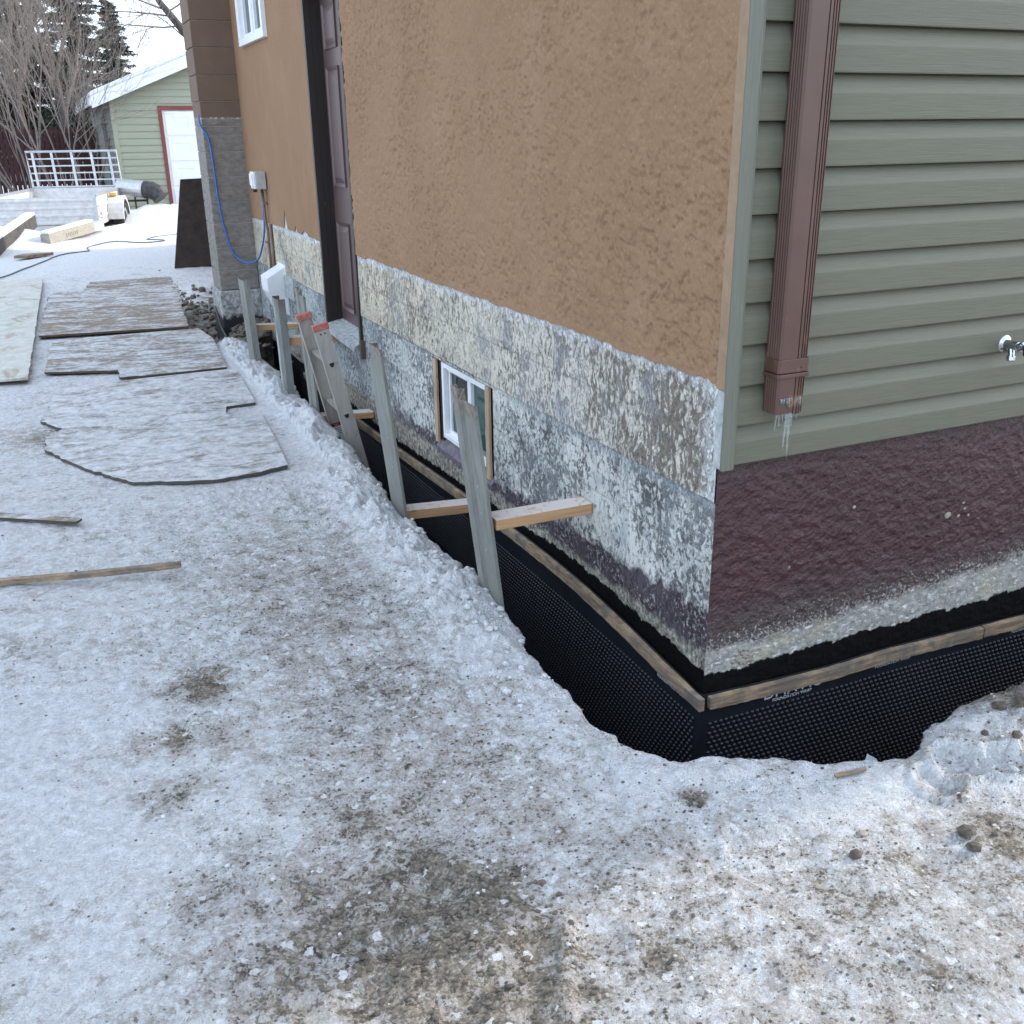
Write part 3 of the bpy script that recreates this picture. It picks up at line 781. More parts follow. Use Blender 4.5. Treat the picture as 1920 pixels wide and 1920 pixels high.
# clods of snow and bits of grit lying on the sheet
def scatter():
    rng = random.Random(3)
    near = GV[GI * GC:]
    x, y, z = near.T
    dist = np.hypot(x - CAM[0], y - CAM[1])
    onply = (x > -2.9) & (x < -.5) & (y > 2.5) & (y < 11.2)
    ok = np.where((dist < 5) & (x < 1.4) & ~onply)[0]
    ridge = ok[(np.arange(len(near))[ok] // GC) < 32]
    ridge = ridge[(y[ridge] > .1)]
    ch = MB()
    for k in range(260):
        i = rng.choice(ridge); r = rng.choice((.003, .004, .005, .007, .010, .016)) * rng.uniform(.7, 1.2)
        ch.rock((x[i], y[i], z[i] + r * .25), r, (1, 1, .75), rng)
    for k in range(800):
        i = rng.choice(ok); r = rng.choice((.0015, .002, .003, .004, .006)) * rng.uniform(.7, 1.3)
        ch.rock((x[i], y[i], z[i] + r * .2), r, (1.1, 1, .7), rng)
    ch.build('snow_chunks', MAT['clod'], smooth=True, kind='stuff', fix=False)
    gr = MB()
    k = 0
    while k < 6000:
        i = rng.choice(ok)
        w = .06
        for a, b, r, s in DIRT: w = max(w, s * math.exp(-((x[i] - a) ** 2 + (y[i] - b) ** 2) / (r * 1.4) ** 2))
        if y[i] < -.4 and x[i] > .3: w = max(w, .5)
        if rng.random() > w: continue
        r = rng.choice((.0010, .0013, .0016, .002, .0028, .004) if w < .6 else (.0014, .002, .003, .004, .0055, .007)) * rng.uniform(.7, 1.3)
        gr.rock((x[i], y[i], z[i] + r * .3), r, (1.2, 1, .7), rng); k += 1
    gr.build('gravel', MAT['grit'], kind='stuff', fix=False)
    # frozen earth lumps by the chimney foot
    el = MB()
    for k in range(420):
        a = rng.gauss(-.36, .16); b = rng.gauss(7.3, .9)
        if a > -.34 and 6.72 < b < 7.3: continue
        if a < -.50: continue
        hz = float(ground_height(np.array([a]), np.array([b]), np.array([.3]), 0)[0])
        r = rng.choice((.008, .012, .018, .026, .04)) * rng.uniform(.7, 1.2)
        el.rock((a, b, hz + r * .3), r, (1.1, 1, .7), rng)
    for k in range(160):
        a = rng.uniform(-.3, .1); b = rng.uniform(6.42, 6.75)
        hz = float(ground_height(np.array([a]), np.array([b]), np.array([.1]), 0)[0])
        r = rng.choice((.012, .02, .03)) * rng.uniform(.7, 1.2)
        el.rock((a, b, hz + r * .3), r, (1.1, 1, .7), rng)
    el.build('frozen_soil', MAT['grit'], kind='stuff', fix=False)
scatter()
def gz(x, y):
    d = min(math.hypot(x - a, y - b) for a, b in EDGE)
    return float(ground_height(np.array([float(x)]), np.array([float(y)]), np.array([d]), 0)[0])

# ---------------------------------------------------------------- the house
HX, HY, HZ = 7.2, 7.24, 3.35
house = thing('house', 'tan stucco house with green siding on its front and a peeling concrete base', 'house', (0, 0, 0))
WY0, WY1, WZ0, WZ1 = 1.625, 2.365, .135, .572          # basement window opening
DY0, DY1, DZ0 = 3.60, 4.39, .42                        # side door opening

def foundation():
    m = MB()
    # lower band
    def panel(x, ys, zs, holes):
        for i in range(len(ys) - 1):
            for j in range(len(zs) - 1):
                a, b, c, d = ys[i], ys[i + 1], zs[j], zs[j + 1]
                if any(h[0] <= a + 1e-6 and b <= h[1] + 1e-6 and h[2] <= c + 1e-6 and d <= h[3] + 1e-6 for h in holes): continue
                m.add([(x, a, c), (x, b, c), (x, b, d), (x, a, d)], [(0, 3, 2, 1)])
    holes = [(WY0, WY1, WZ0, WZ1), (DY0, DY1, DZ0, 9)]
    panel(0, [0, WY0, WY1, DY0, DY1, HY], [-1.3, WZ0, DZ0, WZ1, .587], holes)
    panel(-.005, [0, WY0, WY1, DY0, DY1, HY], [.587, 1.15], holes)
    m.add([(0, 0, .587), (0, DY0, .587), (-.005, DY0, .587), (-.005, 0, .587)], [(0, 1, 2, 3)])
    m.add([(0, DY1, .587), (0, HY, .587), (-.005, HY, .587), (-.005, DY1, .587)], [(0, 1, 2, 3)])
    # reveals of the window opening
    d = .17
    m.add([(0, WY0, WZ0), (d, WY0, WZ0), (d, WY0, WZ1), (0, WY0, WZ1)], [(0, 1, 2, 3)])
    m.add([(0, WY1, WZ0), (d, WY1, WZ0), (d, WY1, WZ1), (0, WY1, WZ1)], [(3, 2, 1, 0)])
    m.add([(0, WY0, WZ1), (d, WY0, WZ1), (d, WY1, WZ1), (0, WY1, WZ1)], [(0, 1, 2, 3)])
    m.build('foundation_wall', MAT['conc'], house, fix=False)
    f = MB()
    f.add([(0, 0, -1.3), (HX, 0, -1.3), (HX, 0, .74), (0, 0, .74)], [(0, 1, 2, 3)])
    f.v = [(1.7, 0, -1.3), (HX, 0, -1.3), (HX, 0, .74), (1.7, 0, .74)]
    f.add([(0, 0, -1.3), (1.7, 0, -1.3), (1.7, 0, -.08), (0, 0, -.08)], [(0, 1, 2, 3)])
    fw = f.build('foundation_wall', MAT['maroon'], house, fix=False, label='maroon stuccoed front foundation')
    Zg, Xg = np.meshgrid(np.linspace(-.08, .74, 190), np.linspace(0, 1.7, 400), indexing='ij')
    lum = fbm(Xg * 36, Zg * 40, 301, 4, .6)
    h = .0055 * lum + .004 * np.clip(fbm(Xg * 22, Zg * 26, 311, 3, .6), 0, 1) + .0016 * fbm(Xg * 110, Zg * 110, 321, 2)
    h = h * np.clip(Xg / .012, 0, 1) * np.clip((1.7 - Xg) / .02, 0, 1) * np.clip((Zg + .08) / .02, 0, 1)
    relief_grid('front_render', np.stack([Xg, -h, Zg], -1), MAT['maroon'], house)
    # exposed pebbles in the render
    rng = random.Random(5)
    for k in range(22):
        a = rng.uniform(0, 6.28); r = .042 * math.sqrt(rng.random())
        b = MB(); b.lathe([(.001, -.004), (.7, -.002), (1, .001), (.8, .0045), (.35, .0065), (.001, .007)], (0, 0, 0), (0, -1, 0), 10)
        s = rng.uniform(.006, .0105)
        t = rng.uniform(0, 3.14); ct, st = math.cos(t), math.sin(t)
        b.v = [(.142 + r * math.cos(a) + (ct * x * 1.35 - st * z * .85) * s, y * .55, .040 + r * .8 * math.sin(a) + (st * x * 1.35 + ct * z * .85) * s) for x, y, z in b.v]
        b.build('pebble', MAT['pebble'], fw, smooth=True)
    for dx, dz, s in ((0, 0, .016), (.05, -.01, .008), (.075, .012, .007), (.10, -.015, .009), (.065, .035, .007), (-.42, .10, .008), (-.66, -.06, .007)):
        b = MB(); b.lathe([(.001, -.004), (.8, -.002), (1, .001), (.7, .005), (.001, .008)], (0, 0, 0), (0, -1, 0), 10)
        b.v = [(.955 + dx + x * s, y * .3, .385 + dz + z * s * .8) for x, y, z in b.v]
        b.build('pebble', MAT['pebble'], fw, smooth=True)
foundation()

def stucco():
    m = MB()
    X = -.013
    def ragged(y0, y1):
        n = max(2, int((y1 - y0) / .008)); pts = []
        for i in range(n + 1):
            y = y0 + (y1 - y0) * i / n
            z = .945 + .012 * n1(y * 3, 4) + .010 * n1(y * 22, 5, 3)
            if y > 4.3: z += .012
            for c, w, h in ((5.45, .06, .13), (5.12, .05, .05), (4.85, .1, .035), (.055, .018, .010)):
                z += h * max(0, 1 - abs(y - c) / w)
            pts.append((y, z))
        return pts
    for y0, y1 in ((.009, DY0), (DY1, HY)):
        p = ragged(y0, y1)
        for (a, b), (c, d) in zip(p[:-1], p[1:]):
            if y0 > 4: m.add([(X, a, b), (X, c, d), (X, c, 1.13), (X, a, 1.13)], [(0, 3, 2, 1)])
            m.add([(X, a, b), (X, c, d), (0, c, d + .004), (0, a, b + .004)], [(0, 1, 2, 3)])
    ys = [.009, DY0, DY1, 5.49, 6.40, HY]; zs = [1.13, 2.262, 2.44, 3.1, HZ]
    for i in range(len(ys) - 1):
        for j in range(len(zs) - 1):
            a, b, c, d = ys[i], ys[i + 1], zs[j], zs[j + 1]
            if b == DY0 and d <= 2.27: continue
            if a == DY0 and d <= 2.45: continue
            if a == 5.49 and 2.2 < c and d < 3.15: continue
            m.add([(X, a, c), (X, b, c), (X, b, d), (X, a, d)], [(0, 3, 2, 1)])
    for y in (DY0, DY1):
        m.add([(X, y, .95), (.005, y, .95), (.005, y, 2.44), (X, y, 2.44)], [(0, 1, 2, 3)])
    m.add([(X, .009, .95), (.0, .009, .95), (.0, .009, HZ), (X, .009, HZ)], [(0, 1, 2, 3)])
    m.build('stucco_wall', MAT['stucco'], house, fix=False)
    p = ragged(.009, DY0)
    # columns get wider with distance from the camera
    yy = [.009]
    while yy[-1] < DY0: yy.append(min(DY0, yy[-1] + .0042 + .0012 * yy[-1]))
    yy = np.array(yy); zb = np.interp(yy, [q[0] for q in p], [q[1] for q in p])
    t = np.linspace(0, 1, 265)[:, None]
    Zg = zb[None] + (2.262 - zb[None]) * t; Yg = np.repeat(yy[None], len(t), 0)
    lum = fbm(Yg * 30, Zg * 27, 201, 4, .6)
    pit = np.clip((fbm(Yg * 58 + 2 * lum, Zg * 44, 211, 3, .55) - .12) / .20, 0, 1) * np.clip(.55 + 1.1 * fbm(Yg * 3, Zg * 3, 221, 2), .1, 1)
    h = .0042 * lum - .0062 * pit + .0016 * fbm(Yg * 95, Zg * 95, 231, 2)
    h = np.maximum(h, -.0068)
    fade = np.clip(t / .02, 0, 1) * np.clip((1 - t) / .01, 0, 1)
    relief_grid('stucco_wall', np.stack([X - h * fade, Yg, Zg], -1), MAT['stucco'], house)
    # other walls and roof, out of the picture; the wing is added to shade the yard
    w = MB()
    w.add([(HX, 0, -1), (HX, HY, -1), (HX, HY, HZ), (HX, 0, HZ)], [(0, 1, 2, 3)])
    w.add([(0, HY, -1), (HX, HY, -1), (HX, HY, HZ), (0, HY, HZ)], [(3, 2, 1, 0)])
    w.build('rear_wall', MAT['stucco'], house, fix=False)
    MB().box(1.3, HX, HY + .003, 11.75, -1, HZ).build('shade_wing', MAT['stucco'], house)  # unseen wing, added to cast shade over the back path
    MB().box(1.3, HX, 11.753, 15.0, -1, HZ).build('shade_wing', MAT['stucco'], house)
    MB().box(1.27, HX + .3, HY + .31, 15.1, HZ + .002, HZ + .9).build('shade_wing_roof', MAT['roofshingle'], house)  # roof of the added wing, part of the same shade caster
    s = MB().box(-.3, HX + .3, -.12, HY + .3, HZ, HZ + .02)
    s.box(-.32, -.3, -.12, HY + .3, HZ - .02, HZ + .16)
    s.build('soffit', MAT['gwhite'], house)
    r = MB()
    xr = HX / 2
    r.add([(-.34, -.14, HZ + .14), (xr, -.14, HZ + 1.5), (HX + .34, -.14, HZ + .14), (-.34, HY + .32, HZ + .14), (xr, HY + .32, HZ + 1.5), (HX + .34, HY + .32, HZ + .14), (-.34, -.14, HZ + .02), (HX + .34, -.14, HZ + .02), (-.34, HY + .32, HZ + .02), (HX + .34, HY + .32, HZ + .02)],
          [(0, 3, 4, 1), (1, 4, 5, 2), (0, 1, 2, 7, 6), (3, 8, 9, 5, 4), (0, 6, 8, 3), (2, 5, 9, 7), (6, 7, 9, 8)])
    r.build('roof', MAT['roofshingle'], house)
stucco()

def siding():
    C = .1143; z0 = .708
    prof = [(-.020, .0), (-.0285, .0), (-.0295, .003), (-.0315, .064), (-.0308, .067), (-.0085, .1095), (-.004, .1143), (-.002, .125), (-.001, .125), (-.001, .06)]
    m = MB().sweep([(u, w) for u, w in prof], [(.026, 0, 0), (HX, 0, 0)], (0, 1, 0), (0, 0, 1))
    first = m.build('siding_plank', MAT['siding'], house)
    first.location = (0, 0, z0)
    n = int((HZ - z0) / C) + 1
    for k in range(1, n):
        inst(first, house, (0, 0, z0 + k * C))
    # corner post: two flanges with rounded nose
    p = MB()
    prof = [(-.016, -.030), (-.018, -.038), (-.017, -.0415), (-.013, -.0435), (.018, -.0435), (.0205, -.042), (.021, -.037), (.028, -.037), (.028, -.004), (-.002, -.004), (-.002, -.030)]
    p.sweep(prof, [(0, 0, .700), (0, 0, HZ)], (1, 0, 0), (0, 1, 0))
    p.build('corner_post', MAT['post_trim'], house)
    c = MB()
    c.sweep([(-.0165, -.0295), (-.0170, .0085), (-.0015, .0085), (-.0015, -.0295)], [(0, 0, .93), (0, 0, HZ)], (1, 0, 0), (0, 1, 0))
    c.build('corner_trim', MAT['caulk'], house)
    c = MB()
    c.sweep([(-.012, -.0295), (-.0125, .006), (-.0055, .006), (-.0055, -.0295)], [(0, 0, .70), (0, 0, .927)], (1, 0, 0), (0, 1, 0))
    c.build('corner_trim', MAT['sill'], house)
siding()

def side_door():
    d = MB()
    # frame: far jamb, near jamb, stops
    d.box(-.016, .10, DY1 - .003, DY1 + .030, DZ0, 2.44)
    d.box(.060, .0875, DY1 - .012, DY1, DZ0, 2.44)
    d.box(.018, .024, DY1 - .007, DY1 - .002, DZ0, 2.44)
    d.box(-.015, .10, DY0 - .004, DY0 + .03, DZ0 - .06, 2.44)
    d.box(-.03, .1, DY0, DY1, 2.44, 2.5)
    fr = d.build('door_frame', MAT['jamb'], house)
    s = MB(); X = .088
    y0, y1 = DY0 + .03, DY1 - .001
    # slab with six raised panels
    s.box(X, X + .04, y0, y1, DZ0 + .02, 2.43)
    door = s.build('door', MAT['door'], house)
    def panel(a, b, c, e):
        m = MB()
        w = .022
        o = [(a, c), (b, c), (b, e), (a, e)]; i1 = [(a + w, c + w), (b - w, c + w), (b - w, e - w), (a + w, e - w)]
        i2 = [(a + 2.4 * w, c + 2.4 * w), (b - 2.4 * w, c + 2.4 * w), (b - 2.4 * w, e - 2.4 * w), (a + 2.4 * w, e - 2.4 * w)]
        vs = [(X - .010, *q) for q in o] + [(X - .001, *q) for q in i1] + [(X - .012, *q) for q in i2] + [(X + .004, *q) for q in o]
        fs = []
        for k in range(4):
            j = (k + 1) % 4
            fs += [(k, j, 4 + j, 4 + k), (4 + k, 4 + j, 8 + j, 8 + k), (k, j, 12 + j, 12 + k)]
        fs.append((8, 9, 10, 11))
        m.add(vs, fs)
        m.build('door_panel', MAT['door'], door)
    ym = (y0 + y1) / 2
    for a, b in ((ym + .035, y1 - .07), (y0 + .07, ym - .035)):
        panel(a, b, .52, 1.08); panel(a, b, 1.30, 1.99); panel(a, b, 2.09, 2.34)
    k = MB(); k.lathe([(.024, 0), (.024, .006), (.012, .01), (.012, .03), (.026, .036), (.028, .05), (.018, .062), (.001, .066)], (X, DY0 + .10, 1.42), (-1, 0, 0), 14)
    k.build('knob', plain('brass_knob', (.50, .40, .27), .3, metal=.6), door, smooth=True)
    t = MB()
    t.add([(-.05, DY0 + .03, .365), (-.05, DY1 - .0, .385), (-.05, DY1, .415), (-.05, DY0 + .03, .398), (.10, DY0 + .03, .36), (.10, DY1, .38), (.10, DY1, .448), (.10, DY0 + .03, .44)],
          [(0, 1, 2, 3), (4, 7, 6, 5), (3, 2, 6, 7), (0, 4, 5, 1), (0, 3, 7, 4), (1, 5, 6, 2)])
    t.build('door_sill', MAT['sill'], house)
    c = MB()
    c.box(-.028, .004, DY0 - .040, DY0 - .004, .33, .44)
    c.build('door_casing', MAT['door'], house)
side_door()

def windows():
    # basement slider
    X = .010
    f = MB()
    a, b, c, e = 1.69, 2.284, .178, .562
    t = .025
    f.box(X, X + .07, a, b, c, c + t); f.box(X, X + .07, a, b, e - t, e); f.box(X, X + .07, a, a + t, c + t, e - t); f.box(X, X + .07, b - t, b, c + t, e - t)
    f.box(X + .012, X + .06, 1.935, 1.975, c + t, e - t)
    w = f.build('window', MAT['vinyl'], house, label='basement slider window in a raw opening', bevel=.003)
    s = MB(); q = .018
    s.box(X + .024, X + .05, 1.975, b - t, c + t, c + t + q); s.box(X + .024, X + .05, 1.975, b - t, e - t - q, e - t); s.box(X + .024, X + .05, b - t - q - .012, b - t - .012, c + t + q, e - t - q)
    s.build('sash', MAT['vinyl'], w)
    MB().box(X + .034, X + .038, 1.975, b - t - q - .012, c + t + q, e - t - q).build('pane', MAT['glass'], w)
    MB().box(X + .030, X + .034, a + t, 1.935, c + t, e - t).build('pane', MAT['gglass'], w)
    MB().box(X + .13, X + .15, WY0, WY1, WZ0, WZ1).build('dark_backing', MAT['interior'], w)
    for y0, y1 in ((2.326, 2.364), (1.666, 1.708)):
        m = MB(); n = 14; vs = []; fs = []
        for i in range(n + 1):
            z = WZ0 + .005 + (WZ1 - WZ0 - .01) * i / n
            w1 = .005 * n1(z * 30, int(y0 * 10)); w2 = .006 * n1(z * 26, int(y1 * 10) + 3)
            vs += [(-.003, y0 + w1, z), (-.003, y1 + w2, z), (.0085, y1 + w2, z), (.0085, y0 + w1, z)]
        for i in range(n):
            for k in range(4):
                p = i * 4 + k; r = i * 4 + (k + 1) % 4; fs.append((p, r, r + 4, p + 4))
        fs += [(0, 1, 2, 3), (n * 4, n * 4 + 3, n * 4 + 2, n * 4 + 1)]
        m.add(vs, fs); m.build('wood_buck', MAT['buck'], house)
        g0, g1 = (2.285, 2.345) if y0 > 2 else (1.627, 1.689)
        MB().box(.014, .05, g0, g1, WZ0, WZ1).build('gap_shade', MAT['jamb'], house)  # dark box stands in for the shade in the open gap
    sl = MB()
    sl.add([(-.012, WY0 + .01, .125), (-.012, WY1 - .03, .125), (.03, WY1 - .03, .172), (.03, WY0 + .01, .172), (-.012, WY0 + .01, .10), (-.012, WY1 - .03, .10), (.03, WY1 - .03, .1), (.03, WY0 + .01, .1)],
           [(0, 1, 2, 3), (4, 7, 6, 5), (0, 4, 5, 1), (1, 5, 6, 2), (2, 6, 7, 3), (3, 7, 4, 0)])
    sl.build('window_sill', MAT['purple'], house)
    # upstairs window
    a, b, c, e = 5.48, 6.40, 2.255, 3.10
    f = MB(); X = -.045; t = .05
    f.box(X, .06, a, b, c, c + t); f.box(X, .06, a, b, e - t, e); f.box(X, .06, a, a + t, c + t, e - t); f.box(X, .06, b - t * 1.6, b, c + t, e - t)
    f.box(X + .02, .05, 5.92, 5.98, c + t, e - t)
    w = f.build('window', MAT['vinyl'], house, label='white framed upper window beside the chimney', bevel=.003)
    s = MB()
    for p, q in ((a + t, 5.92), (5.98, b - t * 1.6)):
        s.box(-.01, .03, p, p + .03, c + t, e - t); s.box(-.01, .03, q - .03, q, c + t, e - t); s.box(-.01, .03, p + .03, q - .03, c + t, c + t + .03)
    s.build('sash', MAT['vinyl'], w)
    MB().box(.012, .016, a + t + .03, 5.89, c + t + .03, e - t).build('pane', MAT['glass'], w)
    MB().box(.012, .016, 6.01, b - t * 1.6 - .03, c + t + .03, e - t).build('pane', MAT['glass'], w)
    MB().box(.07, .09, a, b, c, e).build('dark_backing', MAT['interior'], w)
windows()

# ---- dimpled foundation wrap, laths and its print
def wrap_top_left(y):
    P = [(0, -.068), (.27, -.047), (.68, -.006), (1.28, -.006), (2.0, -.035), (3.0, -.085), (4.2, -.13), (5.2, -.10), (6.2, -.08)]
    return float(sum(np.interp(y + d, [p[0] for p in P], [p[1] for p in P]) for d in (-.24, -.12, 0, .12, .24)) / 5) if y > .24 else float(np.interp(y, [p[0] for p in P], [p[1] for p in P]))
def wrap_top_front(x):
    P = [(0, -.072), (.25, -.083), (.48, -.090), (.74, -.083), (1.2, -.098), (1.45, -.104), (4, -.12)]
    return float(np.interp(x, [p[0] for p in P], [p[1] for p in P]))

def membrane():
    o = .016
    m = MB(); vs = []; fs = []
    path = [(-o, 5.35 - i * .05) for i in range(106)]
    path += [(-o + .015 - .015 * math.cos(a), .015 - .03 * math.sin(a) * 1.0) for a in (.3, .6, .9, 1.2)]
    path += [(.012 + i * .05, -o) for i in range(90)]
    for x, y in path:
        zt = wrap_top_left(y) if y > .02 else wrap_top_front(max(x, 0))
        zt += .028
        bx = .006 * n1(y * 2 if y > .02 else x * 2 + 30, 8)
        for z in (zt, zt - .09, zt - .35, -1.19):
            k = bx if z < zt - .1 else 0
            vs.append((x - (abs(k) if y > .02 else 0), y - (abs(k) if y <= .02 else 0), z))
    for i in range(len(path) - 1):
        for k in range(3):
            a = i * 4 + k; fs.append((a, a + 1, a + 5, a + 4))
    m.add(vs, fs)
    mem = m.build('foundation_wrap', MAT['membrane'], house, smooth=True, fix=False)
    # dimples: little blunt cones, offset rows
    dm = MB(); R = .0076; H = .0052; n = 7
    ring = [(math.cos(2 * math.pi * k / n), math.sin(2 * math.pi * k / n)) for k in range(n)]
    def dimple(c, U, N):
        vs = []
        for r, h in ((R, 0), (R * .72, H * .8)):
            for a, b in ring:
                vs.append((c[0] + U[0] * a * r + N[0] * h, c[1] + U[1] * a * r + N[1] * h, c[2] + b * r))
        vs.append((c[0] + N[0] * H, c[1] + N[1] * H, c[2]))
        fs = []
        for k in range(n):
            j = (k + 1) % n
            fs += [(k, j, n + j, n + k), (n + k, n + j, 2 * n)]
        dm.add(vs, fs)
    sp = .0205
    row = 0
    for r in range(42):
        for i in range(310):
            y = .02 + i * sp + (sp / 2 if r % 2 else 0)
            if y > 5.2: break
            if r > 15 + 12 * (y < 2.2) + 15 * (y < .9): break
            zt = -.150 + .35 * (wrap_top_left(y) + .07)
            bx = .006 * n1(y * 2, 8)
            dimple((-o - abs(bx), y, zt - r * sp * .88), (0, 1), (-1, 0))
        for i in range(130):
            x = .022 + i * sp + (sp / 2 if r % 2 else 0)
            if x > 2.2: break
            zt = -.158 + .2 * (wrap_top_front(x) + .07)
            bx = .006 * n1(x * 2 + 30, 8)
            dimple((x, -o - abs(bx), zt - r * sp * .88), (1, 0), (0, -1))
    dm.build('dimples', MAT['membrane'], mem, smooth=True, fix=False, kind='stuff')
    # print
    def text(body, size, p, ex, name='printed_text'):
        cu = bpy.data.curves.new('txt', 'FONT'); cu.body = body; cu.size = size; cu.extrude = .0002
        t = bpy.data.objects.new('txt', cu); COL.objects.link(t)
        bpy.context.view_layer.update()
        me = bpy.data.meshes.new_from_object(t.evaluated_get(bpy.context.evaluated_depsgraph_get()))
        COL.objects.unlink(t); bpy.data.objects.remove(t)
        ex = Vector(ex); ez = Vector((0, 0, 1)); en = ex.cross(ez)
        for v in me.vertices: v.co = Vector(p) + ex * v.co.x + ez * v.co.y + en * v.co.z
        me.name = name; me.materials.clear(); me.materials.append(MAT['print'])
        o2 = bpy.data.objects.new(name, me); COL.objects.link(o2); o2.parent = mem
    F = -o - .0008
    text('DMX AG', .062, (.228, F, -.128), (1, 0, 0))
    text('FOUNDATION WRAP', .0165, (.266, F, -.1435), (1, 0, 0))
    text('FOUNDATION WRAP', .0165, (.70, F, -.128), (1, 0, 0))
    text('FOUNDATION WRAP', .0165, (1.36, F, -.146), (1, 0, 0))
    text('FOUNDATION WRAP', .0165, (F, .235, -.106), (0, -1, 0))
    text('DMX AG', .062, (F, .27, -.090), (0, -1, 0))
    text('FOUNDATION WRAP', .0165, (F, .66, -.050), (0, -1, 0))
    # laths
    def lath(pts, axis):
        l = MB(); vs = []; fs = []
        U = Vector((-1, 0, 0)) if axis == 'y' else Vector((0, -1, 0))
        for i, (s, z) in enumerate(pts):
            jt = .0022 * n1(s * 25, 14, 2); jb = .0025 * n1(s * 40, 15, 3)
            for u, w in ((0, -.021 + jb), (.018, -.021 + jb), (.019, .020 + jt), (0, .021 + jt)):
                b = Vector((0, s, z)) if axis == 'y' else Vector((s, 0, z))
                vs.append(b + U * (o + .001 + u) + Vector((0, 0, w)))
        for i in range(len(pts) - 1):
            for k in range(4):
                a = i * 4 + k; b = i * 4 + (k + 1) % 4; fs.append((a, b, b + 4, a + 4))
        n = len(pts)
        fs += [(0, 1, 2, 3), (n * 4 - 4, n * 4 - 1, n * 4 - 2, n * 4 - 3)]
        l.add(vs, fs); return l.build('wood_lath', MAT['lath'], house)
    lath([(s, wrap_top_left(s)) for s in np.arange(-.035, 1.13, .02)], 'y')
    lath([(s, wrap_top_left(s)) for s in np.arange(1.124, 5.2, .02)], 'y')
    lath([(s, wrap_top_front(s)) for s in np.arange(.006, 1.195, .02)], 'x')
    lath([(s, wrap_top_front(s) + .002) for s in np.arange(1.192, 4.0, .02)], 'x')
    # a few nail tips below the laths
    for x in (.10, .66, 1.27):
        nm = MB(); nm.tube([(x, -.03, wrap_top_front(x) - .018), (x + .002, -.034, wrap_top_front(x) - .045)], .0009, 5); nm.build('nail', MAT['chrome'], house)
    for y in (.37, .95):
        nm = MB(); nm.tube([(-.03, y, wrap_top_left(y) - .018), (-.034, y, wrap_top_left(y) - .045)], .0009, 5); nm.build('nail', MAT['chrome'], house)
membrane()

# ---- chimney
def chimney():
    ch = MB(); x0, x1, y0, y1 = -.336, -.005, 6.8, 7.22
    ch.box(-.352, -.0, 6.775, 7.26, -.3, .345)
    c = ch.build('chimney', MAT['footing'], house, bevel=.01)
    zs = [.348, .515, .709, .908, 1.083, 1.287, 1.486, 1.686, 1.876, 2.076, 2.28, 2.476, 2.68, 2.88, 3.08, 3.28, 3.48, 3.68, 3.88, 4.08, 4.28]
    for i, (a, b) in enumerate(zip(zs[:-1], zs[1:])):
        e = .006 if a > 1.7 else 0
        MB().box(x0 - e, x1, y0 - e + .002 * (i % 2), y1, a + .003, b - .003).build('block', MAT['block'], c, bevel=.004)
    MB().box(x0 + .008, x1 - .002, y0 + .008, y1 - .006, .35, 4.25).build('mortar', plain('mortar', (.36, .35, .33), .9), c)
chimney()

